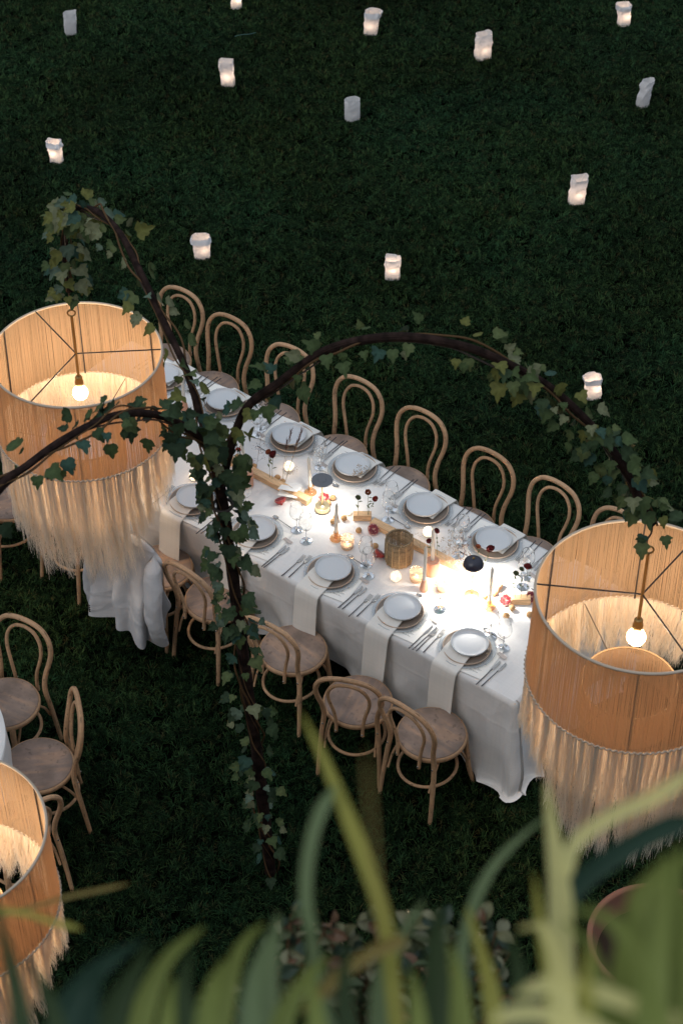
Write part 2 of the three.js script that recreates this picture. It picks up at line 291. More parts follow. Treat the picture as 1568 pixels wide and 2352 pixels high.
// ---------------------------------------------------------------- bentwood chairs
function rebase(t, p) { t.position.copy(p); for (const c of t.children) c.position.sub(p); }
const chairProto = (() => {
  const o = new THREE.Group();
  const mirror = (half) => [...half.map(([x, y, z]) => V(-x, y, z)), ...half.slice(0, -1).reverse().map(([x, y, z]) => V(x, y, z))];
  const outer = mirror([[0.186, 0, -0.232], [0.180, 0.16, -0.214], [0.170, 0.34, -0.193], [0.160, 0.45, -0.182], [0.156, 0.52, -0.186], [0.165, 0.60, -0.200], [0.186, 0.69, -0.222], [0.192, 0.755, -0.236], [0.176, 0.825, -0.250], [0.128, 0.880, -0.262], [0.066, 0.902, -0.267], [0, 0.908, -0.268]]);
  part('back_hoop', tube(outer, (t) => 0.0152 - 0.0025 * smooth(Math.abs(t - 0.5), 0.3, 0.5), { seg: 96, rad: 10 }), M.bentwood, o);
  const inner = mirror([[0.078, 0.405, -0.214], [0.079, 0.47, -0.210], [0.090, 0.56, -0.210], [0.112, 0.65, -0.222], [0.121, 0.715, -0.234], [0.110, 0.780, -0.247], [0.074, 0.832, -0.257], [0.036, 0.850, -0.261], [0, 0.855, -0.262]]);
  part('inner_hoop', tube(inner, 0.0108, { seg: 64, rad: 8 }), M.bentwood, o);
  const ring = lathe([[0.180, 0.428], [0.196, 0.426], [0.2045, 0.432], [0.2055, 0.446], [0.202, 0.457], [0.190, 0.4605], [0.176, 0.458]], 56);
  part('seat_ring', ring, M.bentwood, o);
  const disc = new THREE.CircleGeometry(0.191, 56, 0); disc.rotateX(-Math.PI / 2);
  const seat = lathe([[0.0005, 0.4600], [0.06, 0.4602], [0.12, 0.4618], [0.168, 0.4650], [0.186, 0.4655], [0.1925, 0.4635], [0.194, 0.4600], [0.19, 0.438]], 56);
  const p = seat.attributes.position, uv = seat.attributes.uv; for (let i = 0; i < p.count; i++) uv.setXY(i, 0.5 + p.getX(i) / 0.4, 0.5 + p.getZ(i) / 0.4);
  part('seat', seat, M.seat, o);
  for (const s of [-1, 1]) part('leg', tube([V(s * 0.140, 0.445, 0.128), V(s * 0.150, 0.30, 0.142), V(s * 0.162, 0.14, 0.160), V(s * 0.178, 0, 0.190)], (t) => 0.0185 - 0.005 * t, { seg: 20, rad: 10 }), M.bentwood, o);
  const rp = []; for (let i = 0; i < 20; i++) { const a = i / 20 * 6.283; rp.push(V(Math.cos(a) * 0.166, 0.215, Math.sin(a) * 0.178 - 0.028)); }
  part('floor_ring', tube(rp, 0.0098, { seg: 60, rad: 8, closed: true }), M.bentwood, o);
  for (const [sx, sz] of [[-1, 1], [1, 1], [-1, -1], [1, -1]]) part('brace', tube([V(sx * 0.150, 0.235, sz > 0 ? 0.136 : -0.205), V(sx * 0.148, 0.33, sz > 0 ? 0.09 : -0.165), V(sx * 0.135, 0.395, sz > 0 ? 0.045 : -0.11), V(sx * 0.11, 0.422, sz > 0 ? 0.0 : -0.05)], 0.0078, { seg: 16, rad: 7 }), M.bentwood, o);
  const bg = new THREE.SphereGeometry(0.0065, 8, 6); bg.scale(1, 1, 0.6);
  for (const [x, y, z] of [[-0.162, 0.432, -0.2], [0.162, 0.432, -0.2], [-0.078, 0.422, -0.227], [0.078, 0.422, -0.227]]) { const b = part('bolt', bg, M.steel, o); b.position.set(x, y, z); }
  return o;
})();
const turnTo = (dir) => Math.atan2(dir.x, dir.z);            // the turn that makes local +z look along dir
let firstChair = true, chairCount = 1;
const shifted = (t, x, y) => { const q = t.clone(); q.offset.set(x, y); q.needsUpdate = true; return q; }, spun = (t, a) => { const q = t.clone(); q.center.set(0.5, 0.5); q.rotation = a; q.needsUpdate = true; return q; };
const woods = [[1.0, 0.93, 0.86], [1.14, 1.11, 1.08], [1.03, 1.0, 0.98]].map((c, i) => { const m = M.bentwood.clone(); m.color.setRGB(...c); m.map = shifted(woodTex, 0.23 * (i + 1), 0.3 * i); return m; }), seats = [[0.92, 0.9, 0.9], [1.1, 1.1, 1.1], [1.0, 0.95, 0.92]].map((c, i) => { const m = M.seat.clone(); m.color.setRGB(...c); m.map = spun(seatTex, 1.7 * (i + 1)); m.bumpMap = m.map; return m; });
function chair(pos, turn, label, group) {
  if (firstChair) { firstChair = false; chairProto.name = numbered('bentwood_chair'); chairProto.position.copy(pos); chairProto.rotation.y = turn; tag(chairProto, label, 'chair', group); scene.add(chairProto); return chairProto; }
  chairProto.userData.category = 'chair'; const c = copy(chairProto, 'bentwood_chair', label, group, pos, turn), k = chairCount++ % 4;
  c.traverse((m) => { if (m.material === M.bentwood && k) m.material = woods[k - 1]; if (m.material === M.seat && k) m.material = seats[k - 1]; }); return c;
}
const FAR = 'bentwood chairs along the far side of the long table', NEAR = 'bentwood chairs along the near side of the long table', ROUND = 'bentwood chairs round the small table';
{
  const faceN = turnTo(NDIR), faceF = turnTo(NDIR.clone().negate());
  const onGround = (x, y) => { const p = spot(x, y, 0.462); return p.setY(0); };
  chair(onGround(991, 1683), faceN - 0.04, 'bentwood chair nearest the table corner, with its hoop overlapping the chair beside it', NEAR);
  chair(onGround(822, 1608), faceN + 0.42, 'bentwood chair twisted to the left, overlapped by the chair at the table corner', NEAR);
  chair(onGround(673, 1490), faceN + 0.10, 'bentwood chair with a napkin end touching its stained seat, just right of the ivy pole', NEAR);
  chair(onGround(500, 1373), faceN - 0.02, 'bentwood chair between the draped jacket and the ivy pole', NEAR);
  const byBack = (x, y, turn, label) => { const p = spot(x, y, 0.915), f = V(Math.sin(turn), 0, Math.cos(turn)); p.setY(0).addScaledVector(f, 0.268); chair(p, turn, label, FAR); };
  byBack(420, 664, faceF + 0.05, 'far side chair half hidden by pale ivy leaves beside the left fringed lamp');
  byBack(532, 727, faceF + 0.03, 'far side chair standing alone between the left ivy arch and the arch crossing');
  byBack(671, 796, faceF + 0.06, 'far side chair crossed by the start of the right ivy arch');
  byBack(830, 871, faceF + 0.02, 'far side chair just below the bare wood of the right ivy arch');
  byBack(975, 943, faceF + 0.01, 'far side chair behind the place setting beside the woven basket');
  byBack(1131, 1038, faceF - 0.03, 'far side chair behind the place setting with a red flower on its plate');
  byBack(1283, 1107, faceF - 0.08, 'far side chair just left of the right fringed lamp, its hoop wholly visible');
  byBack(1434, 1176, faceF - 0.02, 'far side chair whose hoop just shows above the right fringed lamp');
}

// ---------------------------------------------------------------- place settings
const plateG = lathe([[0.0005, 0.004], [0.07, 0.004], [0.092, 0.0055], [0.1005, 0.010], [0.105, 0.019], [0.1085, 0.0215], [0.1105, 0.0195], [0.108, 0.010], [0.100, 0.001], [0.0005, 0.0002]], 56);
const wellG = lathe([[0.0005, 0.005], [0.11, 0.005], [0.127, 0.0075], [0.1345, 0.0165]], 56), rimG = lathe([[0.1345, 0.0165], [0.1375, 0.0195], [0.1405, 0.018], [0.1385, 0.009], [0.128, 0.001], [0.0005, 0.0002]], 56);
const chargerG = (() => { const p = [[0.0005, 0.003]]; for (let i = 1; i <= 26; i++) { const r = 0.05 + 0.116 * i / 26; p.push([r, 0.003 + 0.0012 * (i % 2) + 0.010 * smooth(r, 0.13, 0.166)]); } p.push([0.168, 0.012], [0.165, 0.008], [0.13, 0.0008], [0.0005, 0.0004]); return lathe(p, 56); })();
const menuTex = (() => { const W = 160, H = 320; return texture(W, H, (u, v, x, y) => { const line = Math.floor(v * 40), inL = (v * 40) % 1; let k = 250; if (u > 0.14 && u < 0.8 && line > 4 && line < 36 && line % 7 !== 0 && inL > 0.25 && inL < 0.7 && u < 0.55 + 0.28 * hash(line, 0, 3) && hash(Math.floor(u * 46), line, 5) > 0.16) k = 132; return [k, k * 0.985, k * 0.955]; }); })();
M.menu = mat({ map: menuTex, roughness: 0.9 });
const menuG = (() => { const g = new THREE.PlaneGeometry(0.16, 0.27, 6, 10); g.rotateX(-Math.PI / 2); const p = g.attributes.position; for (let i = 0; i < p.count; i++) p.setY(i, 0.0008 + 0.003 * Math.pow(Math.abs(p.getZ(i)) / 0.135, 3)); g.computeVertexNormals(); return g; })();
const cardG = box(0.062, 0.0012, 0.026, 0.0003);
const flat = (pts, depth) => { const s = new THREE.Shape(pts.map(([x, y]) => new THREE.Vector2(x, y))); const g = new THREE.ExtrudeGeometry(s, { depth, bevelEnabled: true, bevelSize: 0.0004, bevelThickness: 0.0004, bevelSegments: 1 }); g.rotateX(-Math.PI / 2); return g; };
const handleG = tube([V(0, 0.0048, 0.118), V(0, 0.0046, 0.06), V(0, 0.005, -0.02), V(0, 0.0065, -0.035)], (t) => 0.0034 - 0.0014 * t, { seg: 14, rad: 8 });
const forkHeadG = (() => {
  const L = []; const bowl = flat([[-0.0035, 0.030], [0.0035, 0.030], [0.011, 0.050], [0.0115, 0.064], [-0.0115, 0.064], [-0.011, 0.050]], 0.0016); L.push(bowl);
  for (let i = 0; i < 4; i++) { const x = -0.0095 + i * 0.0063; L.push(flat([[x - 0.0017, 0.063], [x + 0.0017, 0.063], [x + 0.0012, 0.104], [x - 0.0012, 0.104]], 0.0016)); }
  const g = mergeGeometries(L); const p = g.attributes.position; for (let i = 0; i < p.count; i++) { const z = -p.getZ(i); p.setY(i, p.getY(i) + 0.005 - 0.0035 * Math.sin((z - 0.03) / 0.074 * 3.14) + 0.004 * smooth(z, 0.07, 0.104)); } g.computeVertexNormals(); return g; })();
const bladeG = (() => { const g = flat([[-0.004, 0.028], [0.004, 0.028], [0.0085, 0.05], [0.010, 0.085], [0.006, 0.108], [-0.0055, 0.118], [-0.005, 0.06]], 0.0014); g.translate(0, 0.003, 0); return g; })();
const spoonBowlG = (() => { const g = new THREE.SphereGeometry(0.0155, 16, 8, 0, 6.283, Math.PI / 2, Math.PI / 2); g.scale(1, 0.45, 1.4); g.translate(0, 0.008, -0.062); return g; })();
const spoonHandleG = tube([V(0, 0.004, 0.075), V(0, 0.004, 0.02), V(0, 0.006, -0.043)], (t) => 0.0026 - 0.0008 * t, { seg: 10, rad: 7 });
const glassBowlG = lathe([[0.0005, 0.0985], [0.0042, 0.098], [0.012, 0.100], [0.029, 0.109], [0.040, 0.126], [0.0445, 0.146], [0.0430, 0.168], [0.0375, 0.196], [0.0335, 0.2135], [0.0330, 0.2146], [0.0324, 0.2140], [0.0363, 0.196], [0.0417, 0.168], [0.0432, 0.146], [0.0389, 0.1265], [0.0283, 0.1105], [0.012, 0.102], [0.0005, 0.1005]], 40);
const glassStemG = lathe([[0.0005, 0.0980], [0.0042, 0.0975], [0.0032, 0.09], [0.003, 0.03], [0.0045, 0.011], [0.012, 0.005], [0.034, 0.0026], [0.0368, 0.0016], [0.0365, 0.0004], [0.0005, 0.0004]], 36);
const waterG = lathe([[0.0005, 0.1445], [0.0425, 0.1445], [0.044, 0.1455]], 36);
// the napkin: a long folded strip from under the top plate over the edge of the table; local z towards the diner
const napkinGeo = (edge, hang, tip, seed) => {
  const L1 = edge + 0.02, half = 0.082, path = [];
  path.push([0.034, -0.06], [0.034, 0.09], [0.0245, 0.118], [0.014, 0.155], [0.010, edge - 0.015]);
  const curl = 0.014; path.push([0.0085, edge + 0.006], [0.000, edge + 0.0185], [-0.012, edge + 0.025]);
  for (let i = 1; i <= 10; i++) path.push([-0.012 - hang * i / 10, edge + 0.030 + 0.040 * i / 10]);
  const curve = new THREE.CatmullRomCurve3(path.map(([y, z]) => V(0, y, z)), false, 'catmullrom', 0.2), layer = (dy, dz, grow, skew) => sheet(8, 60, (u, v) => {
    const p = curve.getPointAt(v), w = half * (1 - 0.10 * smooth(v, 0, 0.35) * 0 + grow), x = (u - 0.5) * 2 * w, nn = fbm(u * 1.5 + seed, v * 4, seed, 2) - 0.5;
    const down = smooth(v, 0.5, 1);
    return V(x + 0.012 * skew * down + 0.006 * nn, p.y + dy * (1 - down) + (v > 0.985 ? (u - 0.5) * 0.03 : (u - 0.5) * 0.03 * down), p.z + dz * down + down * 0.014 * Math.sin(u * 3.4 + seed) + 0.01 * nn * down);
  }, [0.16, 0.6]);
  const list = [layer(0.004, 0.007, 0, tip), layer(0, 0, 0.02, tip - 0.35)];
  return mergeGeometries(list);
};
const FORKS = 'forks of the place settings', KNIVES = 'knives of the place settings', GLASSES = 'stemmed glasses on the long table', PLATES = 'white salad plates of the place settings', BIG = 'taupe dinner plates of the place settings', CHARGE = 'ribbed glass chargers of the place settings', NAPS = 'linen napkins hanging over the table edge', MENUS = 'printed menu sheets under the chargers';
const protos = {};
function repeat(key, make, label, group, pos, turn) {
  if (!protos[key]) { const o = make(); o.name = numbered(key); scene.add(o); o.position.copy(pos); o.rotation.y = turn; o.userData.label = label; o.userData.group = group; protos[key] = o; return o; }
  return copy(protos[key], key, label, group, pos, turn);
}
const grp = (cat, fill) => () => { const o = new THREE.Group(); o.userData.category = cat; fill(o); return o; };
const solo = (cat, g, m) => () => { const o = new THREE.Mesh(g, m); o.castShadow = o.receiveShadow = true; o.userData.category = cat; return o; };
function glassAt(pos, label, water, turn = 0) { repeat(water ? 'water_glass' : 'wine_glass', grp('glass', (o) => { part('bowl', glassBowlG, M.glass, o); part('stem', glassStemG, M.glass, o); if (water) part('water', waterG, M.water, o); }), label, GLASSES, pos, turn); }
const GOLDEN = rng(99);
function setting(p, side, where, o = {}) {
  const turn = side === 'near' ? -PHI : Math.PI - PHI, jig = () => (GOLDEN() - 0.5), base = TH + 0.003;
  const X = V(Math.cos(turn), 0, -Math.sin(turn)), Z = V(Math.sin(turn), 0, Math.cos(turn)), at = (x, z, h = 0) => p.clone().addScaledVector(X, x).addScaledVector(Z, z).setY(base + h);
  const b = ab(p)[1], edge = side === 'near' ? b : TW - b;
  repeat('menu_sheet', solo('menu', menuG, M.menu), `menu sheet of the ${where}`, MENUS, at(0.115 + 0.01 * jig(), 0.02 + 0.02 * jig()), turn + 0.12 + 0.12 * jig());
  repeat('charger_plate', solo('charger', chargerG, M.charger), `clear glass charger of the ${where}`, CHARGE, at(0, 0, 0.0025), turn);
  repeat('dinner_plate', grp('plate', (g) => { part('well', wellG, M.glaze, g); part('rim', rimG, M.clay, g); }), `taupe dinner plate of the ${where}`, BIG, at(0.004 * jig(), 0.006, 0.0085), turn);
  const n = part(numbered('napkin'), napkinGeo(edge - 0.0, side === 'near' ? 0.41 : 0.16, o.tip ?? jig() * 1.4, 3 + (GOLDEN() * 40 | 0)), M.napkin, scene);
  n.position.copy(at(o.nx ?? -0.015, 0, -0.001)); n.rotation.y = turn; tag(n, `${side === 'near' ? 'napkin hanging down' : 'napkin folded over the edge'} at the ${where}`, 'napkin', NAPS);
  repeat('salad_plate', solo('plate', plateG, M.plate), `pale salad plate of the ${where}`, PLATES, at(0.008 + 0.006 * jig(), -0.004 + 0.006 * jig(), 0.0405), turn);
  if (!o.few) {
    for (const [k, word] of [[0, 'outer'], [1, 'inner']]) {
      repeat('fork', grp('fork', (g) => { part('handle', handleG, M.dark, g); part('head', forkHeadG, M.steel, g); }), `${word} fork at the ${where}`, FORKS, at((side === 'near' ? -0.222 : -0.215) + 0.036 * k, 0.085 - 0.02 * k + 0.012 * jig()), turn + 0.03 + 0.05 * jig());
      repeat('knife', grp('knife', (g) => { part('handle', handleG, M.dark, g); part('blade', bladeG, M.steel, g); }), `${word} knife at the ${where}`, KNIVES, at((k ? 0.208 : 0.236) + 0.012 * jig(), 0.075 + 0.01 * k + 0.012 * jig()), turn + 0.04 * jig() - 0.02);
    }
    repeat('dessert_spoon', grp('spoon', (g) => { part('handle', spoonHandleG, M.dark, g); part('bowl', spoonBowlG, M.steel, g); }), `dessert spoon of the ${where}`, 'dessert spoons of the place settings', at(0.062, -0.182 - 0.008 * jig(), 0.001), turn + 1.5 + 0.1 * jig());
    repeat('place_card', solo('place card', cardG, M.card), `beige place card of the ${where}`, 'place cards of the settings', at(0.190, -0.075, 0.004), turn - 0.15 + 0.2 * jig());
  }
  if (o.g1) glassAt(o.g1, `filled glass of the ${where}`, true);
  if (o.g2) glassAt(o.g2, `empty wine glass of the ${where}`, false);
  return at;
}
const pl = (sx, sy) => src(sx, sy, TH + 0.047);
const near4 = setting(pl(1711, 2357), 'near', 'near side setting at the right table corner', { tip: 0.9, g1: src(1795, 2330), g2: src(1841, 2374) });
const near3 = setting(pl(1466, 2227), 'near', 'near side setting below the terracotta candle holders', { tip: 0.2, g1: src(1610, 2232) });
const near2 = setting(pl(1213, 2083), 'near', 'near side setting below the ribbed amber votive', { tip: 0.5, g1: src(1339, 2070), g2: src(1348, 2110) });
const near1 = setting(pl(936, 1939), 'near', 'near side setting just right of the ivy pole', { tip: 0.2, g1: src(1087, 1942), g2: src(1121, 1982) });
const near0 = setting(pl(705, 1820), 'near', 'near side setting hidden behind the ivy pole', { tip: -0.2, g1: src(900, 1862) });
const far0 = setting(pl(600, 1372), 'far', 'far side setting beside the left fringed lamp', { });
const far1 = setting(pl(823, 1467), 'far', 'far side setting behind the ivy fork', { g1: src(735, 1535) });
const far2 = setting(pl(1066, 1595), 'far', 'far setting with dry grass tips before its plate', { g1: src(943, 1592), g2: src(955, 1570) });
const far3 = setting(pl(1296, 1705), 'far', 'far side setting behind the disc table lamp', { g1: src(1164, 1744), g2: src(1172, 1712) });
const far4 = setting(pl(1557, 1854), 'far', 'far side setting behind the woven basket', { g1: src(1420, 1904), g2: src(1432, 1868) });
const far5 = setting(pl(1811, 1980), 'far', 'far side setting behind the domed table lamp', { g1: src(1675, 2035), g2: src(1690, 1990) });
const far6 = setting(pl(2075, 2115), 'far', 'far side setting beside the right fringed lamp', { g1: src(1912, 2150), g2: src(1925, 2112) });

// ---------------------------------------------------------------- table lamps
{
  const p = src(1180, 1866); p.y = TH + 0.003;
  const t = thing('table_lamp', 'brass table lamp with a flat dark disc shade', 'table lamp', p);
  part('base', lathe([[0.0005, 0], [0.044, 0], [0.046, 0.002], [0.046, 0.034], [0.0445, 0.036], [0.043, 0.0345], [0.012, 0.032], [0.006, 0.042], [0.0005, 0.044]], 40), M.brass, t);
  part('stem', tube([V(0, 0.038, 0), V(0, 0.15, 0), V(0, 0.238, 0)], 0.0056, { seg: 6, rad: 10 }), M.brass, t);
  part('lamp_shade', lathe([[0.0005, 0.250], [0.022, 0.2505], [0.024, 0.247], [0.028, 0.2455], [0.066, 0.2435], [0.0665, 0.2415], [0.064, 0.2405], [0.02, 0.2385], [0.0005, 0.2385]], 48), M.slate, t);
  part('bulb', lathe([[0.0005, 0.2350], [0.030, 0.2350], [0.034, 0.2375], [0.0005, 0.2378]], 32), M.lampGlow, t);
  const s = new THREE.SpotLight(SOFT, 0.5, 0, 1.32, 0.5); s.position.set(0, 0.226, 0); s.target.position.set(0, 0, 0); s.shadow.radius = 1.4; s.castShadow = true; s.name = 'lamp_light'; t.add(s, s.target);
}
{
  const p = src(1725, 2180); p.y = TH + 0.003;
  const t = thing('table_lamp', 'brass table lamp with a dark glossy dome shade', 'table lamp', p);
  part('base', lathe([[0.0005, 0], [0.046, 0], [0.048, 0.003], [0.046, 0.009], [0.012, 0.011], [0.0005, 0.013]], 40), M.brass, t);
  part('stem', tube([V(0, 0.010, 0), V(0, 0.15, 0), V(0, 0.262, 0)], 0.0056, { seg: 6, rad: 10 }), M.brass, t);
  part('lamp_shade', lathe([[0.0005, 0.302], [0.012, 0.3015], [0.034, 0.295], [0.052, 0.281], [0.0605, 0.262], [0.0622, 0.250], [0.0595, 0.246], [0.0575, 0.250], [0.050, 0.272], [0.03, 0.288], [0.0005, 0.294]], 48), M.navy, t);
  part('finial', lathe([[0.0005, 0.312], [0.006, 0.310], [0.0085, 0.305], [0.0085, 0.3005], [0.0005, 0.3]], 20), M.oldBrass, t);
  part('bulb', lathe([[0.0005, 0.2560], [0.026, 0.2560], [0.034, 0.262], [0.0005, 0.266]], 32), M.lampGlow, t);
  const s = new THREE.SpotLight(SOFT, 4.6, 0, 1.26, 0.75); s.position.set(0, 0.246, 0); s.target.position.set(0.0, 0, 0.02); s.shadow.radius = 1.5; s.castShadow = true; s.name = 'lamp_light'; t.add(s, s.target);
}
// ---------------------------------------------------------------- candles and holders
const taperG = (h, lean) => mergeGeometries([tube([V(0, 0, 0), V(lean * 0.4, h * 0.5, 0), V(lean, h - 0.02, 0), V(lean, h, 0)], (t) => t > 0.9 ? 0.0108 * (1 - (t - 0.9) * 9) : 0.0115 - 0.0016 * t, { seg: 40, rad: 12 }), tube([V(lean, h - 0.004, 0), V(lean + 0.001, h + 0.007, 0)], 0.0009, { seg: 2, rad: 5 })].map((g) => { g.deleteAttribute('uv'); return g; }));
function taper(pos, h, lean, label) { return single('taper_candle', taperG(h, lean), M.wax, label, 'candle', pos, 0, 'white taper candles on the long table'); }
const amberG = lathe([[0.0005, 0.006], [0.012, 0.008], [0.0118, 0.058], [0.0148, 0.060], [0.0165, 0.056], [0.0145, 0.050], [0.0165, 0.044], [0.0155, 0.034], [0.0165, 0.024], [0.022, 0.016], [0.033, 0.012], [0.0385, 0.0085], [0.039, 0.003], [0.036, 0.0006], [0.0005, 0.0006]], 36);
for (const [sx, sy, h, lean, w] of [[1137, 1805, 0.272, -0.010, 'behind the disc table lamp'], [1230, 1973, 0.268, 0.004, 'beside the ribbed amber votive'], [1790, 2222, 0.30, 0.003, 'right of the domed table lamp']]) {
  const p = src(sx, sy); repeat('candle_holder', solo('candle holder', amberG, M.amber), `amber glass candle holder ${w}`, 'amber glass candle holders', p, 0);
  taper(p.clone().setY(p.y + 0.030), h, lean, `white taper candle in the amber holder ${w}`);
}
{
  const wide = lathe([[0.0005, 0.118], [0.013, 0.118], [0.0135, 0.108], [0.016, 0.108], [0.034, 0.108], [0.036, 0.112], [0.0395, 0.113], [0.0415, 0.110], [0.042, 0.06], [0.0405, 0.006], [0.037, 0.001], [0.0005, 0.001]], 44);
  let p = src(1581, 2101); single('candle_holder', wide, M.terracotta, 'broad terracotta candle holder behind the narrow one', 'candle holder', p); taper(p.clone().setY(p.y + 0.108), 0.265, -0.004, 'white taper candle in the broad terracotta holder right of the basket');
  p = src(905, 1778); single('candle_holder', wide, M.terracotta, 'broad terracotta candle holder beside the ivy pole', 'candle holder', p); taper(p.clone().setY(p.y + 0.108), 0.275, -0.028, 'leaning white taper candle in the terracotta holder by the ivy pole');
  const slim = lathe([[0.0005, 0.074], [0.0115, 0.074], [0.012, 0.086], [0.0145, 0.087], [0.0165, 0.084], [0.0155, 0.076], [0.0150, 0.066], [0.0185, 0.056], [0.0225, 0.044], [0.0255, 0.014], [0.0255, 0.004], [0.023, 0.001], [0.0005, 0.001]], 40);
  p = src(1551, 2160); single('candle_holder', slim, M.terracotta, 'narrow bottle shaped terracotta candle holder below the basket', 'candle holder', p); taper(p.clone().setY(p.y + 0.076), 0.285, 0.003, 'tall white taper candle in the narrow terracotta holder');
  p = src(773, 1652); single('candle_holder', slim, M.terracotta, 'narrow terracotta candle holder half hidden behind ivy', 'candle holder', p); taper(p.clone().setY(p.y + 0.076), 0.23, 0.003, 'white taper candle showing between the ivy stems'); 
  p = src(676, 1500); single('candle_holder', slim, M.terracotta, 'narrow terracotta candle holder close to the left fringed lamp', 'candle holder', p); taper(p.clone().setY(p.y + 0.076), 0.21, 0.0, 'white taper candle close to the left fringed lamp');
}
// glowing votives
const flameG = (() => { const g = new THREE.SphereGeometry(0.006, 10, 10); g.scale(1, 1.7, 1); return g; })();
function litInside(o, y, I) { const f = part('flame', flameG, M.flame, o); f.position.y = y; lamp(o, 0, y, 0, CANDLE, I, 0.4); }
M.globe = mat({ color: lin(0.93, 0.88, 0.80), transmission: 0.55, roughness: 0.9, thickness: 0, emissive: lin(1, 0.82, 0.62), emissiveIntensity: 0.3 });
const globeG = lathe([[0.0005, 0.0015], [0.018, 0.001], [0.027, 0.009], [0.0325, 0.024], [0.0325, 0.038], [0.026, 0.053], [0.018, 0.060], [0.0165, 0.0605]], 32);
for (const [sx, sy, w, I] of [[1058, 1720, 'left of the disc table lamp, with a sprig before it', 0.022], [1270, 1880, 'right of the disc lamp base', 0.016], [1448, 2124, 'below the woven basket', 0.016], [1566, 1960, 'behind the two tall white candles', 0.030], [712, 1755, 'half hidden behind ivy', 0.02]]) {
  const t = thing('votive_candle', `round frosted glass votive, lit, ${w}`, 'votive candle', src(sx, sy), 0, 'round frosted votives'); part('glass_cup', globeG, M.globe, t); part('wax', lathe([[0.0005, 0.016], [0.024, 0.016], [0.022, 0.003], [0.0005, 0.003]], 24), M.wax, t); litInside(t, 0.030, I * 0.5);
}
M.ribbed = mat({ color: lin(0.96, 0.78, 0.60), transmission: 0.78, roughness: 0.18, thickness: 0, ior: 1.7 });
const ribG = (() => { const g = sheet(96, 20, (u, v) => { const a = u * 6.2832, r = (0.037 + 0.0035 * v) + 0.0016 * Math.sin(u * 24 * 6.2832 + v * 9) * (v > 0.08 ? 1 : 0); return V(Math.cos(a) * r, 0.004 + 0.079 * v, Math.sin(a) * r); }, [1, 1], true); const bottom = lathe([[0.0005, 0.003], [0.037, 0.004]], 32); return mergeGeometries([g, bottom]); })();
for (const [sx, sy, w, I] of [[1271, 2004, 'beside the amber candle holder', 0.05], [1523, 2124, 'left of the narrow terracotta holder', 0.05], [1619, 2160, 'in the bright pool below the domed lamp', 0.02]]) {
  const t = thing('votive_candle', `ribbed glass votive, lit, ${w}`, 'votive candle', src(sx, sy), 0, 'ribbed glass votives'); part('glass_cup', ribG, M.ribbed, t); part('wax', lathe([[0.0005, 0.026], [0.033, 0.026], [0.033, 0.006], [0.0005, 0.006]], 24), M.wax, t); litInside(t, 0.040, I * 0.4);
}
// ---------------------------------------------------------------- woven basket lantern
{
  const t = thing('basket', 'round woven rattan basket with an open top in the middle of the table', 'basket', src(1459, 2052)), R = rng(17);
  const weave = [], rows = 34, H = 0.175;
  const tint = (g, a) => { const n = g.attributes.position.count, c = new Float32Array(n * 3).fill(0); for (let i = 0; i < n; i++) { c[i * 3] = a; c[i * 3 + 1] = a * 0.98; c[i * 3 + 2] = a * 0.94; } g.setAttribute('color', new THREE.BufferAttribute(c, 3)); g.deleteAttribute('uv'); return g; };
  for (let j = 0; j < rows; j++) {
    const y = 0.006 + H * j / rows, r = 0.0785 + 0.003 * Math.sin(j / rows * 3.1), pts = [], ph = j % 2;
    for (let i = 0; i < 32; i++) { const a = i / 32 * 6.2832; pts.push(V(Math.cos(a) * (r + 0.0018 * ((i + ph) % 2 ? 1 : -1)), y + 0.0012 * (R() - 0.5), Math.sin(a) * (r + 0.0018 * ((i + ph) % 2 ? 1 : -1)))); }
    weave.push(tint(tube(pts, 0.0021, { seg: 64, rad: 5, closed: true }), 0.75 + 0.5 * R()));
  }
  part('woven_wall', mergeGeometries(weave), M.rattan, t, 'stuff');
  for (let i = 0; i < 12; i++) { const a = i / 12 * 6.2832, pts = []; for (let j = 0; j <= 6; j++) { const r = 0.082 + 0.003 * Math.sin(j / 6 * 3.1); pts.push(V(Math.cos(a) * r, 0.004 + H * j / 6, Math.sin(a) * r)); } part('stake', tint(tube(pts, 0.003, { seg: 10, rad: 6 }), 1.1), M.rattan, t); }
  const rim = []; for (let i = 0; i < 90; i++) { const a = i / 90 * 6.2832; rim.push(V(Math.cos(a) * (0.075 + 0.004 * Math.sin(i * 2.1)), H + 0.007 + 0.005 * Math.cos(i * 2.1), Math.sin(a) * (0.075 + 0.004 * Math.sin(i * 2.1)))); }
  part('rim', mergeGeometries([tint(tube(rim, 0.004, { seg: 270, rad: 6, closed: true }), 0.7), tint(move(new THREE.TorusGeometry(0.075, 0.0065, 8, 48).rotateX(Math.PI / 2), 0, H + 0.006, 0), 0.65)]), M.rattan, t);
  for (const s of [-1, 1]) part('handle', tint(tube([V(s * 0.074, H + 0.004, -0.022), V(s * 0.078, H + 0.030, -0.012), V(s * 0.079, H + 0.034, 0), V(s * 0.078, H + 0.030, 0.012), V(s * 0.074, H + 0.004, 0.022)], 0.0035, { seg: 20, rad: 6 }), 0.8), M.rattan, t);
  part('base', tint(new THREE.CylinderGeometry(0.076, 0.076, 0.004, 32).translate(0, 0.004, 0), 0.6), M.rattan, t);
}
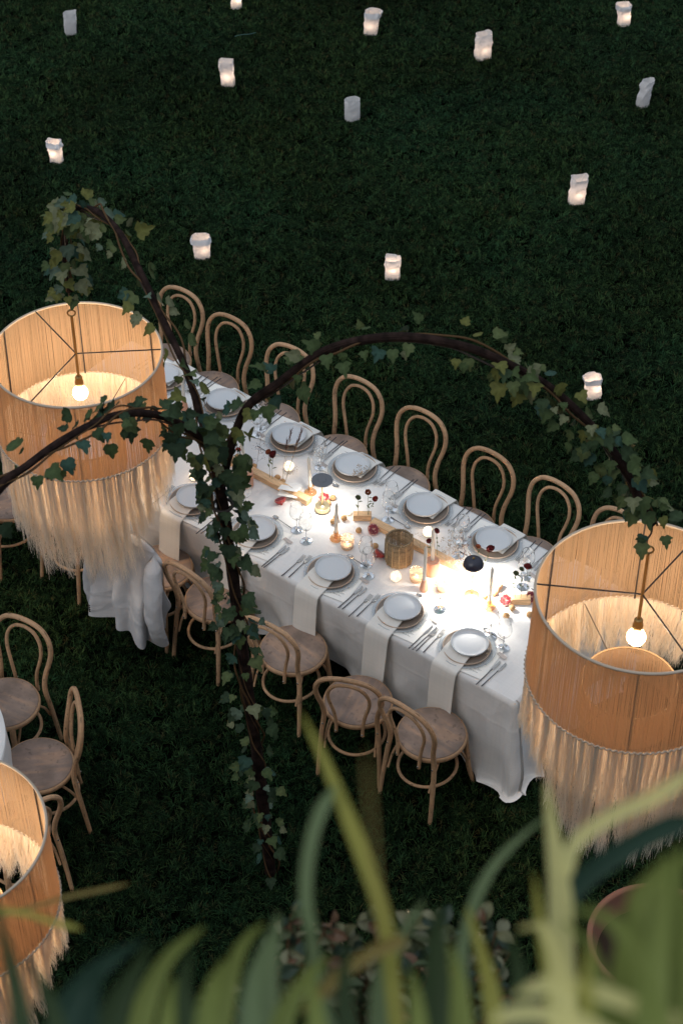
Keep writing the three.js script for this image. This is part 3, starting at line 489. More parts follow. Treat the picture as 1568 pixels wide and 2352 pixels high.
// ---------------------------------------------------------------- wooden flower beams, blocks, fruit, nuts, paper
const BEAMS = 'wooden flower beams';
{
  const beam = (p, len, label) => { const t = single('flower_beam', box(len, 0.040, 0.052, 0.0025), M.pine, label, 'wooden beam', p, Math.PI - PHI, BEAMS); const uv = t.geometry.attributes.uv; return t; };
  const c1 = src(952, 1750), c2 = src(1592, 2040);
  beam(c1, 0.80, 'light wooden beam holding flower stems, its left part behind the ivy pole'); beam(c2, 0.95, 'light wooden beam reaching from the basket to the domed lamp');
  const block = box(0.112, 0.046, 0.045, 0.002);
  single('flower_block', block, M.pine, 'small wooden block holding three stems, between the lamp and the basket', 'wooden block', src(1326, 1900), -0.02, 'small wooden flower blocks');
  single('flower_block', block, M.pine, 'small wooden block with dark flower stems beside the right fringed lamp', 'wooden block', src(1905, 2206), 0.0, 'small wooden flower blocks');
}
{
  // half pomegranates
  const R = rng(23), skinG = (() => { const g = new THREE.SphereGeometry(0.037, 24, 12, 0, 6.2832, Math.PI / 2, Math.PI / 2); g.scale(1, 0.86, 1); const p = g.attributes.position; for (let i = 0; i < p.count; i++) { const a = Math.atan2(p.getZ(i), p.getX(i)), k = 1 + 0.035 * Math.sin(a * 5 + 1) + 0.02 * Math.sin(a * 3); p.setX(i, p.getX(i) * k); p.setZ(i, p.getZ(i) * k); } g.computeVertexNormals(); return g; })();
  const faceG = (() => { const g = lathe([[0.0005, -0.002], [0.012, -0.001], [0.030, -0.0015], [0.0355, 0.0008], [0.0372, 0]], 28); return g; })(), crown = mergeGeometries([0, 1, 2, 3, 4].map((i) => { const g = new THREE.ConeGeometry(0.004, 0.014, 5); g.rotateX(-0.5); g.translate(0, 0.004, -0.005); g.rotateY(i * 1.2566); g.rotateX(Math.PI); g.translate(0, -0.033, 0); return g; }));
  const seedsG = (() => { const L = []; for (let i = 0; i < 46; i++) { const a = i * 2.399, r = 0.004 + 0.027 * Math.sqrt(i / 46); if (Math.abs(Math.sin(a * 2.5)) < 0.16) continue; const s = new THREE.IcosahedronGeometry(0.0042 + 0.0012 * R(), 1); s.scale(1, 0.8, 1.25); s.rotateY(-a); s.translate(Math.cos(a) * r, 0.001, Math.sin(a) * r); L.push(s); } return mergeGeometries(L); })();
  const list = [[1025, 1828, -0.5, 0.6, 'tipped beside the white folded card'], [1187, 1822, 0.75, 0.0, 'cut face up behind the disc lamp stem'], [1367, 1938, 0.7, 0.5, 'with dark seeds beside the small wooden block'], [1393, 2022, 0.85, 2.2, 'leaning left of the woven basket'], [906, 1678, 0.6, 2.6, 'behind the leaning candle by the ivy pole'], [1849, 2196, 0.8, -0.4, 'brightly lit left of the right wooden block'], [1945, 2186, 0.6, 0.8, 'just peeping out beside the right fringed lamp']];
  for (const [sx, sy, tilt, yaw, w] of list) {
    const t = thing('pomegranate_half', `half red pomegranate ${w}`, 'pomegranate', src(sx, sy, TH + 0.035), yaw, 'halved pomegranates on the long table');
    t.rotation.set(tilt, yaw, 0, 'YXZ'); part('skin', skinG, M.pomSkin, t); part('pith', faceG, M.pomPith, t); part('seeds', seedsG, M.seed, t, 'stuff'); part('calyx', crown, M.pomSkin, t);
  }
  const nutG = (() => { const g = new THREE.IcosahedronGeometry(0.0185, 4); const m = mergeVertices(g.deleteAttribute('uv') && g.deleteAttribute('normal') && g); const p = m.attributes.position; for (let i = 0; i < p.count; i++) { const x = p.getX(i), y = p.getY(i), z = p.getZ(i), n = fbm(x * 170 + 9, z * 170 + y * 120, 211, 3); const seam = Math.exp(-Math.pow(z / 0.0022, 2)) * 0.0016, k = 0.94 + 0.13 * n; p.setXYZ(i, x * k * 1.08 + Math.sign(x) * seam * 0.4, y * k * 0.95 + Math.sign(y) * seam, z * k); } m.computeVertexNormals(); return m; })();
  const nuts = [[1016, 1748, 'beside the wooden beam, under the flowers'], [1034, 1763, 'at the tip of the wooden beam by the card'], [1145, 1770, 'behind the amber holder of the disc lamp'], [1219, 1823, 'right of the pomegranate behind the disc lamp'], [1202, 1841, 'beside the disc lamp base'], [1219, 1909, 'nearer one of the pair behind the middle candle'], [1229, 1895, 'farther one of the pair behind the middle candle'], [1259, 1897, 'before the round votive right of the disc lamp'], [1313, 1942, 'left of the pomegranate by the small block'], [1374, 1999, 'behind the glasses left of the basket'], [930, 1707, 'on the beam side right of the leaning candle'], [1775, 2181, 'left of the candle in the bright pool'], [1808, 2172, 'right of the candle in the bright pool'], [1873, 2226, 'below the right wooden block'], [1853, 2254, 'seen through the wine glass at the corner'], [1938, 2250, 'at the edge of the right fringed lamp'], [870, 1672, 'behind the ivy, left of the pomegranate'], [793, 1612, 'by the candle between the ivy stems']];
  nuts.forEach(([sx, sy, w], i) => repeat('walnut', solo('walnut', nutG, M.walnut), `whole walnut ${w}`, 'walnuts scattered on the long table', src(sx, sy, TH + 0.0195), i * 1.3));
}
{
  // tented card with a twig
  const t = thing('folded_card', 'white folded card standing tented on the wooden beam, with a twig on it', 'card', src(1062, 1808), -PHI + 0.42);
  const g = (() => { const top = box(0.125, 0.0022, 0.15, 0.0006); top.rotateX(-0.42); top.translate(0, 0.046, -0.01); const low = box(0.125, 0.0022, 0.15, 0.0006); low.rotateX(-0.20); low.translate(0, 0.022, 0.0); return [top, low]; })();
  part('cover', g[0], M.paper, t); part('back_cover', g[1], M.paper, t);
  single('twig', tube([V(-0.035, 0.002, 0), V(-0.01, 0.0035, 0.001), V(0.035, 0.002, -0.002)], 0.0014, { seg: 8, rad: 5 }), M.dry, 'thin dry twig lying on the white folded card', 'twig', src(1075, 1791, TH + 0.055), -0.75);
}
// flowers
const FLOWERS = 'dark red flowers standing in the wooden beams and blocks';
const bloomG = (seed, r, open) => { const R = rng(seed), L = []; for (let k = 0; k < 26; k++) { const ring = k / 26, a = k * 2.399, w = r * (0.55 + 0.35 * ring), h = r * (1.25 - 0.35 * ring), lean = (0.15 + ring * open) + 0.1 * R(); const g = sheet(4, 4, (u, v) => { const x = (u - 0.5) * w * Math.sin(0.35 + v * 2.2) * 1.25, y = v * h, z = r * 0.16 + ring * r * 0.34 - 0.35 * (u - 0.5) * (u - 0.5) * w * 2 + Math.sin(v * 2.4) * r * 0.18; return V(x, y * Math.cos(lean) , z + y * Math.sin(lean) * 0.8); }); g.rotateY(a); L.push(g); } return mergeGeometries(L).translate(0, -r * 0.3, 0); };
const blooms = [bloomG(1, 0.024, 0.9), bloomG(2, 0.018, 0.7), bloomG(3, 0.015, 1.1)];
const leafletG = sheet(4, 6, (u, v) => V((u - 0.5) * 0.011 * Math.sin(v * 3.14), 0.004 * Math.sin(v * 3) + 0.003 * Math.abs(u - 0.5), v * 0.030));
function flower(bx, by, tx, ty, h, kind, m, label, baseY = 0.04) {
  const b = src(bx, by, TH + baseY), top = src(tx, ty, TH + h), t = thing('flower', label, 'flower', b, 0, FLOWERS), d = top.clone().sub(b), R = rng(bx + ty);
  part('stem', tube([V(0, -0.02, 0), V(d.x * 0.25 + 0.006 * (R() - 0.5), d.y * 0.4, d.z * 0.25), V(d.x * 0.7, d.y * 0.8, d.z * 0.7 + 0.004), d], (t2) => 0.0015 - 0.0004 * t2, { seg: 16, rad: 5 }), M.stem, t);
  const f = part('bloom', blooms[kind], m, t); f.position.copy(d); f.rotation.set(0.5 + 0.5 * (R() - 0.5), R() * 6, 0.5 * (R() - 0.5), 'YXZ');
  for (let i = 0; i < 3; i++) { const k = 0.45 + 0.16 * i, q = part('leaf', leafletG, M.stem, t); q.position.set(d.x * k * k, d.y * k, d.z * k * k); q.rotation.set(-0.3, R() * 6.28, 0, 'YXZ'); }
}
flower(998, 1755, 1000, 1665, 0.215, 0, M.petalDark, 'deep red ranunculus in the left beam, beside the dry branch');
flower(988, 1750, 983, 1656, 0.215, 1, M.petalRust, 'smaller rust red flower touching the deep red ranunculus');
flower(877, 1700, 881, 1611, 0.20, 1, M.petalRed, 'red flower above the tip of the leaning candle');
flower(868, 1702, 872, 1648, 0.16, 1, M.petalRed, 'red flower just right of the ivy fork');
flower(1347, 1886, 1347, 1803, 0.20, 1, M.petalRust, 'rust red flower in the middle of the small wooden block', 0.046);
flower(1346, 1888, 1374, 1828, 0.165, 1, M.petalRed, 'red flower leaning right from the small wooden block', 0.046);
flower(1310, 1888, 1311, 1822, 0.165, 2, M.stem, 'green bud stem at the left of the small wooden block', 0.046);
flower(1600, 2035, 1597, 1945, 0.21, 1, M.petalDark, 'drooping dark red flower behind the two tall candles');
flower(1580, 2030, 1570, 1981, 0.15, 2, M.petalDark, 'dark red bud between the two tall candles');
flower(1765, 2098, 1795, 2011, 0.19, 0, M.petalDark, 'deep red flower held before the plate behind the domed lamp');
flower(1745, 2092, 1750, 2002, 0.18, 2, M.petalRust, 'small rust bud beside the deep red flower near the domed lamp');
flower(1928, 2190, 1930, 2077, 0.24, 0, M.petalDark, 'dark red flower beside the right fringed lamp', 0.046);
flower(1905, 2192, 1908, 2085, 0.22, 2, M.stem, 'thin budding stem left of the flower by the right fringed lamp', 0.046);
flower(1885, 2192, 1888, 2100, 0.21, 2, M.stem, 'bare thin stem at the left end of the right wooden block', 0.046);
// dry sprigs
function sprig(name, bx, by, tx, ty, h, m, seed, label, kind, baseY = 0.03) {
  const b = src(bx, by, TH + baseY), top = src(tx, ty, TH + h), d = top.clone().sub(b), R = rng(seed), t = thing(name, label, kind === 'grass' ? 'dry grass' : 'dry sprig', b, 0, kind === 'grass' ? 'dry grass stems with feathery tips' : 'dried sprigs among the candles');
  const at = (k) => V(d.x * k * (0.7 + 0.3 * k), d.y * (k - 0.06 * Math.sin(k * 3.14)), d.z * k * (0.7 + 0.3 * k)), st = [tube([at(0), at(0.35), at(0.7), at(1)], 0.0009, { seg: 14, rad: 4 })], bits = [];
  if (kind === 'grass') { for (let i = 0; i < 46; i++) { const k = 0.80 + 0.2 * R(), p = at(k), a = R() * 6.28; const q = d.clone().normalize().multiplyScalar(0.02 + 0.018 * R()).add(V(Math.cos(a) * 0.011, 0, Math.sin(a) * 0.011)).add(p); bits.push(tube([p, q], (s) => 0.0011 * (1 - s) + 0.0003, { seg: 2, rad: 3, caps: false })); } }
  else for (let i = 0; i < 9; i++) { const k = 0.3 + 0.7 * i / 9, p = at(k), a = i * 2.4, l = 0.02 + 0.03 * R(), q = p.clone().add(V(Math.cos(a) * l, l * 0.7, Math.sin(a) * l)); st.push(tube([p, q], 0.0006, { seg: 3, rad: 4, caps: false })); for (let j = 0; j < (kind === 'spray' ? 9 : 4); j++) { const g = new THREE.IcosahedronGeometry(kind === 'spray' ? 0.0030 : 0.0022, 0); g.translate(q.x + (R() - 0.5) * 0.026, q.y + (R() - 0.5) * 0.026, q.z + (R() - 0.5) * 0.026); bits.push(g); } }
  part('stem', mergeGeometries(st), kind === 'grass' ? M.dry : m, t); part(kind === 'grass' ? 'feathery_tip' : 'seed_heads', mergeGeometries(bits.map((g) => { g.deleteAttribute('uv'); return g.index ? g.toNonIndexed() : g; })), m, t, 'stuff');
}
sprig('dry_grass', 1032, 1762, 1051, 1617, 0.32, M.dryDark, 1, 'dry grass tip standing lowest left before the far plate', 'grass');
sprig('dry_grass', 1034, 1763, 1066, 1578, 0.40, M.dryDark, 2, 'dry grass tip standing highest left before the far plate', 'grass');
sprig('dry_grass', 1042, 1768, 1090, 1617, 0.32, M.dryDark, 3, 'dry grass tip standing low in the middle of the far plate', 'grass');
sprig('dry_grass', 1044, 1770, 1104, 1576, 0.40, M.dryDark, 4, 'single dry grass tip standing farthest right before the far plate', 'grass');
sprig('dry_sprig', 938, 1722, 958, 1590, 0.27, M.dryDark, 5, 'thin dark branch with purple buds standing in the left beam', 'twig');
sprig('dry_sprig', 1640, 2060, 1655, 1940, 0.22, M.dry, 6, 'dried hydrangea sprig right of the two tall candles', 'spray');
sprig('dry_sprig', 1700, 2090, 1695, 1960, 0.24, M.dryDark, 7, 'dark seeded spray before the water glass', 'spray');
sprig('dry_sprig', 1690, 2090, 1668, 1995, 0.17, M.dryPale, 8, 'pale seeded spray low beside the dark one', 'spray');
sprig('dry_sprig', 1660, 2080, 1640, 2010, 0.14, M.dryPale, 9, 'short pale sprig above the beam by the candles', 'spray');
sprig('dry_sprig', 1560, 2030, 1500, 1955, 0.17, M.dry, 10, 'curling dry sprig arching left towards the basket', 'twig');
sprig('dry_sprig', 1630, 2070, 1618, 2010, 0.11, M.dryPale, 11, 'little dry twig just right of the broad terracotta holder', 'twig');
sprig('dry_sprig', 1300, 1740, 1332, 1726, 0.06, M.dry, 12, 'dry sprig lying on the plate behind the disc lamp', 'spray', 0.055);
sprig('dry_sprig', 1050, 1742, 1062, 1728, 0.06, M.dry, 13, 'dry sprig lying before the round votive by the card', 'twig', 0.01);

single('plastic_strip', tube([V(-0.09, 0.03, 0.02), V(-0.03, 0.036, 0), V(0.05, 0.038, -0.01), V(0.10, 0.03, -0.05)], 0.003, { seg: 16, rad: 5 }), mat({ color: lin(0.04, 0.11, 0.10), roughness: 0.6 }), 'thin teal strip lying in the grass near the top edge', 'strip', spot(562, 88, 0.01));
// ---------------------------------------------------------------- paper bag lanterns on the lawn
{
  const bags = [[163, 79, 50, 30, 0.14, 0.3, 0.05, 0, 'unlit pale paper bag lantern in the top left corner of the lawn'], [543, 19, 50, 28, 0.16, 0.2, 0.0, 1, 'paper bag lantern cut by the top edge of the picture'], [851, 78, 54, 36, 0.26, -0.2, 0.10, 1, 'lit paper bag lantern leaning right, top centre of the lawn'], [1107, 134, 58, 42, -0.1, 0.4, 0.02, 1, 'wide lit paper bag lantern right of the leaning one'], [1430, 58, 48, 32, 0.3, 0.2, -0.06, 1, 'lit paper bag lantern with a rumpled collar in the top right corner'], [524, 196, 58, 36, 0.12, -0.1, -0.05, 1, 'paper bag lantern lit only at its foot, below the one cut by the edge'], [809, 276, 50, 38, -0.15, 0.5, -0.02, 0, 'unlit crumpled paper bag lantern near the middle of the upper lawn'], [1474, 245, 62, 32, -0.1, 0.6, 0.16, 0, 'unlit narrow paper bag lantern leaning right at the right edge'], [131, 372, 50, 34, 0.3, -0.3, -0.06, 1, 'lit paper bag lantern above the left ivy arch'], [1322, 467, 66, 42, 0.2, 0.2, 0.07, 1, 'tall lit paper bag lantern with an open glowing mouth, right part of the lawn'], [465, 592, 54, 42, 0.5, 0, -0.02, 1, 'lit paper bag lantern with a flaring collar beside the left ivy arch'], [901, 639, 53, 40, 0.08, -0.1, 0.0, 1, 'lit paper bag lantern closest above the bare wood of the right arch'], [1360, 912, 56, 42, 0.25, 0.2, -0.10, 1, 'lit paper bag lantern partly behind the right ivy arch']];
  bags.forEach(([x, y, hp, wp, flare, yaw, lean, lit, label], i) => {
    const p = spot(x, y - 2, 0.01), dist = p.clone().sub(EYE).length(), ppm = FOCAL / dist, h = hp / ppm * 1.02, w = wp / ppm * 0.86, dpt = w * 0.8, R = rng(300 + i);
    const t = thing('paper_lantern', label, 'paper lantern', p, yaw, 'paper bag lanterns on the lawn');
    const ph = R() * 6, amp = 0.009 + 0.005 * R(), shape = (k) => (u, v) => {
      const a = u * 6.2832 + 0.4, c = Math.cos(a), s = Math.sin(a), e = 0.6, sx = Math.sign(c) * Math.pow(Math.abs(c), e), sz = Math.sign(s) * Math.pow(Math.abs(s), e);
      const vv = k + (1 - k) * v, f = 1 + flare * 0.24 * vv * vv + 0.02 * Math.sin(vv * 5 + ph), cr = amp * (fbm(u * 9 + i * 5, vv * 5, 221 + i, 3) - 0.5) * 2.2 * (0.3 + vv), top = v > 0.97 ? (noise(u * 7, i, 9) - 0.5) * h * 0.08 : 0, dent = -0.006 * Math.exp(-Math.pow((vv - 0.55 - 0.15 * Math.sin(ph)) / 0.12, 2)) * (0.5 + 0.5 * Math.sin(a * 2 + ph));
      return V(sx * (w / 2) * f + c * (cr + dent) + lean * h * vv * vv, vv * h + top, sz * (dpt / 2) * f + s * (cr + dent));
    };
    part('paper_bag', sheet(52, 18, shape(0), [0.6, 0.3], true), M.bag, t);
    // the turned-down collar is a second thickness of paper
    if (flare > 0.24) part('paper_collar', sheet(52, 5, (u, v) => { const q = shape(0.76)(u, v * 0.97), c = Math.hypot(q.x - lean * h * 0.8, q.z); return q.clone().add(V(q.x / c, 0, q.z / c).multiplyScalar(0.004 + 0.006 * (1 - v) * flare * 3)); }, [0.6, 0.1], true), M.bagThick, t);
    part('paper_base', new THREE.PlaneGeometry(w * 0.9, dpt * 0.9).rotateX(-Math.PI / 2).translate(0, 0.004, 0), M.bag, t);
    const cg = lathe([[0.0005, 0.058], [0.019, 0.058], [0.020, 0.004], [0.0005, 0.004]], 20), cx = (R() - 0.3) * w * 0.3, cz = dpt * 0.08;
    const cd = part('tealight', cg, M.wax, t); cd.position.set(cx, 0.003, cz);
    if (lit) { const f = part('flame', flameG, M.flame, t); f.position.set(cx, 0.078, cz); lamp(t, cx, 0.095, cz, lin(1, 0.70, 0.50), 0.016 * (0.8 + 0.4 * R()), 0.4); }
  });
}
// ---------------------------------------------------------------- fringed pendant lamps
const BULBLIGHT = 1.5;
function stringDrum(r0, r1, y0, y1, n, seed) {
  const R = rng(seed), pos = [], idx = [], col = [];
  for (let i = 0; i < n; i++) {
    const a = (i + 0.16 * (R() - 0.5)) / n * 6.2832, slip = (R() - 0.5) * 0.003, w = 0.00305 * (0.85 + 0.25 * R()) * (r0 / 0.5) / (n / 500), th = 0.0016, k = pos.length / 3, c = 0.97 + 0.06 * R(), hue = R();
    for (let j = 0; j <= 4; j++) {
      const v = j / 4, rr = lerp(r0, r1, v), aa = a + slip * Math.sin(v * 3.14) + (0.002 * (R() - 0.5)) * (j % 4 ? 1 : 0), ca = Math.cos(aa), sa = Math.sin(aa), y = lerp(y0, y1, v);
      for (const [dt, dr] of [[-w, 0], [0, th], [w, 0], [0, -th]]) { pos.push(ca * (rr + dr) - sa * dt, y, sa * (rr + dr) + ca * dt); col.push(c, c * (0.98 + 0.03 * hue), c * (0.96 + 0.06 * hue)); }
      if (j) for (let q = 0; q < 4; q++) { const A = k + (j - 1) * 4 + q, B = k + (j - 1) * 4 + (q + 1) % 4; idx.push(A, A + 4, B, B, A + 4, B + 4); }
    }
  }
  return geom(pos, idx, null, col);
}
function fringe(r, len, n, clumps, seed, wind, profile, narrow = 0.05) {
  const R = rng(seed), pos = [], idx = [], col = [], C = [];
  for (let i = 0; i < clumps; i++) { const a = (i + 0.7 * (R() - 0.5)) / clumps * 6.2832; C.push({ a, l: len * (profile ? profile(a) : 1) * (0.82 + 0.26 * R()), dx: (R() - 0.5) * 0.10, dr: (R() - 0.5) * 0.05, tint: 0.90 + 0.12 * R() }); }
  for (let i = 0; i < n; i++) {
    const c = C[i % clumps], a = c.a + (R() - 0.5) * 6.2832 / clumps * 1.5, l = c.l * (0.62 + 0.38 * Math.sqrt(R())) * (R() < 0.04 ? 1.08 : 1), ph = R() * 6, fz = R() - 0.5, rr = r + (R() - 0.5) * 0.012, w = 0.0008 + 0.0018 * R(), k0 = pos.length / 3, tint = Math.min(1, c.tint * (0.92 + 0.12 * R())), gold = R() * 0.12, seg = 6;
    for (let j = 0; j <= seg; j++) {
      const v = j / seg, mix = smooth(v, 0.15, 1) * 0.62, aa = lerp(a, c.a + c.dx, mix) + 0.034 * Math.sin(v * 8 + ph) * v + 0.05 * fz * v, rad = rr * (1 - narrow * v) + c.dr * v * v + 0.022 * Math.sin(v * 6 + ph * 2) * v, ca = Math.cos(aa), sa = Math.sin(aa), ww = w * (1 - 0.72 * v), tw = 0.7 * Math.sin(ph) + v * 0.6 * Math.cos(ph), tx = -sa * Math.cos(tw) + ca * Math.sin(tw), tz = ca * Math.cos(tw) + sa * Math.sin(tw);
      const x = ca * rad + wind.x * v * v * l, z = sa * rad + wind.z * v * v * l, y = -l * v;
      pos.push(x - tx * ww, y, z - tz * ww, x + tx * ww, y, z + tz * ww); for (let q = 0; q < 2; q++) col.push(tint, tint * (1 - gold * 0.5), tint * (1 - gold));
      if (j) { const A = k0 + (j - 1) * 2; idx.push(A, A + 2, A + 1, A + 1, A + 2, A + 3); }
    }
  }
  return geom(pos, idx, null, col);
}
function pendant(hub, scale, turn, label, seed, o = {}) {
  const t = thing('pendant_lamp', label, 'pendant lamp', hub, turn, 'fringed string pendant lamps'); t.scale.setScalar(scale); if (o.tilt) t.rotation.set(o.tilt[0], turn, o.tilt[1], 'YXZ');
  const r = 0.5, h = 0.54;
  part('string_shade', stringDrum(r, r + 0.012, 0, -h, 500, seed), M.string, t, 'stuff');
  part('top_ring', new THREE.TorusGeometry(r, 0.0075, 8, 96).rotateX(Math.PI / 2), M.cord, t);
  const trim = []; for (let i = 0; i < 320; i++) { const a = i / 320 * 6.2832, q = r + 0.016 + 0.004 * Math.sin(i * 2.2); trim.push(V(Math.cos(a) * q, -h + 0.005 * Math.cos(i * 2.2), Math.sin(a) * q)); }
  part('braided_trim', tube(trim, 0.0055, { seg: 640, rad: 5, closed: true }), M.cord, t);
  for (let i = 0; i < 6; i++) { const a = (i + 0.5) / 6 * 6.2832; part('rib', tube([V(Math.cos(a) * (r - 0.008), 0, Math.sin(a) * (r - 0.008)), V(Math.cos(a) * (r + 0.003), -h, Math.sin(a) * (r + 0.003))], 0.0045, { seg: 3, rad: 6 }), M.iron, t); }
  for (let i = 0; i < 3; i++) { const a = i / 3 * 6.2832; part('spoke', tube([V(0, 0, 0), V(Math.cos(a) * r, 0, Math.sin(a) * r)], 0.0042, { seg: 2, rad: 6 }), M.iron, t); }
  part('rod', tube([V(0, 0.27, 0), V(0, -0.18, 0)], 0.0085, { seg: 3, rad: 10 }), M.oldBrass, t);
  part('eyelet', new THREE.TorusGeometry(0.022, 0.005, 8, 24).translate(0, 0.292, 0), M.oldBrass, t);
  part('hook', tube([V(0, 0.315, 0), V(0.012, 0.33, 0), V(0.012, 0.36, 0), V(0, 0.40, 0), V(0, 0.47 + (o.hook ?? 0), 0)], 0.0045, { seg: 20, rad: 6 }), M.iron, t);
  const socket = part('socket', lathe([[0.0005, -0.165], [0.016, -0.166], [0.022, -0.175], [0.022, -0.20], [0.026, -0.205], [0.026, -0.225], [0.020, -0.232], [0.020, -0.248], [0.0005, -0.25]], 24), M.oldBrass, t);
  const bulb = part('bulb', new THREE.SphereGeometry(0.047, 24, 16), M.bulbGlass, socket); bulb.position.y = -0.292; const core = part('filament_bulb', new THREE.SphereGeometry(0.026, 20, 14).scale(1, 1.2, 1), M.bulbGlow, socket); core.position.y = -0.287;
  const L = lamp(t, 0, -0.292, 0, WARM, BULBLIGHT * (o.power ?? 1), 1.9);
  part('fringe', fringe(r + 0.008, 0.60 * (o.long ?? 1), 9000, 96, seed + 5, o.wind ?? V(0, 0, 0), (a) => 0.5 + 0.5 * smooth(Math.cos(a - Math.PI / 2 - turn - (o.drift ?? 0)), 0.25, 0.9), o.narrow).translate(0, -h - 0.003, 0), M.hair, t, 'stuff');
  // the lower, smaller drum inside the fringe
  const r2 = 0.235, y2 = -0.62;
  part('inner_string_shade', stringDrum(r2, r2 + 0.004, y2, y2 - 0.22, 260, seed + 9), M.string, t, 'stuff');
  part('inner_ring', new THREE.TorusGeometry(r2, 0.005, 8, 64).rotateX(Math.PI / 2).translate(0, y2, 0), M.jute, t);
  for (let i = 0; i < 3; i++) { const a = (i + 0.5) / 3 * 6.2832; part('hanger', tube([V(Math.cos(a) * (r - 0.005), -h, Math.sin(a) * (r - 0.005)), V(Math.cos(a) * r2, y2, Math.sin(a) * r2)], 0.0025, { seg: 3, rad: 5 }), M.iron, t); }
  return t;
}
const hubL = V(-1.4995, 2.1364, -8.9361), hubR = V(1.4078, 2.4857, -6.6457), hubB = V(-1.7605, 2.1016, -5.5400);
pendant(hubL, 0.97, 0.08, 'cream fringed string pendant lamp hanging at the left over the table, bulb visible', 400, { wind: V(0.04, 0, 0.0), power: 1.25, long: 1.36, narrow: 0.03, drift: 0.1 });
pendant(hubR, 1.0, Math.PI - 0.14, 'cream fringed string pendant lamp hanging at the right end of the table', 430, { wind: V(0, 0, 0.0), tilt: [-0.02, 0], long: 1.38, narrow: 0.03, drift: 0 });
pendant(hubB, 0.92, 1.1, 'fringed string pendant lamp cut by the left edge, close to the plants', 460, { wind: V(0.05, 0, 0), long: 1.2 });

// ---------------------------------------------------------------- ivy pole with three arched arms
const armR = [[-.564, 2.91, -6.92], [-.44, 3.37, -6.9], [-.28, 3.56, -6.88], [-.06, 3.77, -6.85], [.22, 3.87, -6.81], [.49, 3.86, -6.77], [.68, 3.79, -6.75], [.89, 3.67, -6.72], [1.08, 3.49, -6.69], [1.23, 3.29, -6.67], [1.33, 3.08, -6.66], [1.405, 2.93, -6.648]].map((p) => V(...p));
const armL = [[-.564, 2.91, -6.92], [-.63, 3.1, -7.07], [-.71, 3.33, -7.24], [-.83, 3.43, -7.5], [-.96, 3.54, -7.77], [-1.08, 3.58, -8.04], [-1.24, 3.48, -8.37], [-1.41, 3.21, -8.73], [-1.49, 2.87, -8.90], [-1.4995, 2.57, -8.936]].map((p) => V(...p));
const arm3 = [[-.564, 2.91, -6.92], [-.62, 3.23, -6.86], [-.7, 3.42, -6.76], [-.81, 3.59, -6.63], [-.96, 3.72, -6.46], [-1.14, 3.76, -6.26], [-1.28, 3.75, -6.1], [-1.37, 3.74, -5.99], [-1.5, 3.56, -5.84], [-1.62, 3.18, -5.72], [-1.75, 2.52, -5.55]].map((p) => V(...p));
const poleP = [[-.395, -0.05, -6.92], [-.42, .5, -6.92], [-.445, 1.0, -6.93], [-.475, 1.5, -6.91], [-.505, 2.0, -6.92], [-.535, 2.5, -6.93], [-.564, 2.93, -6.92]].map((p) => V(...p));
{
  const t = thing('arched_pole', 'dark wooden pole forking into three arched arms that carry the fringed lamps', 'pole', V(0, 0, 0));
  const knot = (r, s) => (k) => r * (1 + 0.16 * (noise(k * 22, s, 3) - 0.5));
  part('pole', tube(poleP, (k) => 0.031 * (1.1 - 0.2 * k) * (1 + 0.16 * (noise(k * 30, 1, 3) - 0.5)), { seg: 70, rad: 12 }), M.bark, t);
  part('arm', tube(armR, knot(0.0195, 5), { seg: 80, rad: 10 }), M.bark, t);
  part('arm', tube(armL, knot(0.0165, 6), { seg: 70, rad: 10 }), M.bark, t);
  part('arm', tube(arm3, knot(0.0175, 7), { seg: 70, rad: 10 }), M.bark, t);
  for (const arm of [armR, armL, arm3]) { const c = new THREE.CatmullRomCurve3(arm), pts = []; for (let i = 0; i <= 26; i++) pts.push(c.getPointAt(i / 26).add(V(0.012 * Math.sin(i * 1.1), -0.024 - 0.010 * Math.abs(Math.sin(i * 0.9)), 0.014 * Math.cos(i * 0.8)))); part('cable', tube(pts, 0.0042, { seg: 90, rad: 6 }), M.iron, t); }
  part('wire_tie', new THREE.TorusGeometry(0.046, 0.008, 6, 20).rotateX(Math.PI / 2).translate(-.555, 2.80, -6.92), M.iron, t);
  rebase(t, V(-.395, 0, -6.92));
}
// ivy leaves: four shapes with lobes, a fold along the midrib and a curl
function ivyLeaf(seed, s) {
  const R = rng(seed), out = [[0, -0.02], [0.22, -0.10], [0.42, 0.02], [0.52, 0.22], [0.36, 0.34], [0.40, 0.50], [0.30, 0.62], [0.17, 0.66], [0.12, 0.84], [0, 1.02]].map(([x, y]) => [x * (0.9 + 0.25 * R()), y * (0.94 + 0.1 * R())]), full = [...out, ...out.slice(1, -1).reverse().map(([x, y]) => [-x * (0.9 + 0.2 * R()), y])];
  const n = full.length, pos = [], idx = [], col = [], fold = 0.16 + 0.22 * R(), curl = 0.18 + 0.35 * R(), put = (x, y, c) => { pos.push(x * s, (Math.abs(x) * fold - curl * (y - 0.3) * (y - 0.3) + 0.03 * Math.sin(x * 14 + y * 9)) * s, y * s); col.push(c, c, c); };
  put(0, 0.28, 1.35); for (const [x, y] of full) put(x * 0.5, 0.28 + (y - 0.28) * 0.5, 0.92 + 0.3 * R()); for (const [x, y] of full) put(x, y, 0.85 + 0.3 * R());
  for (let i = 0; i < n; i++) { const j = (i + 1) % n; idx.push(0, 1 + j, 1 + i, 1 + i, 1 + j, 1 + n + i, 1 + j, 1 + n + j, 1 + n + i); }
  return geom(pos, idx, null, col);
}
const ivyShapes = [11, 12, 13, 14, 15].map((s) => ivyLeaf(s, 0.082));
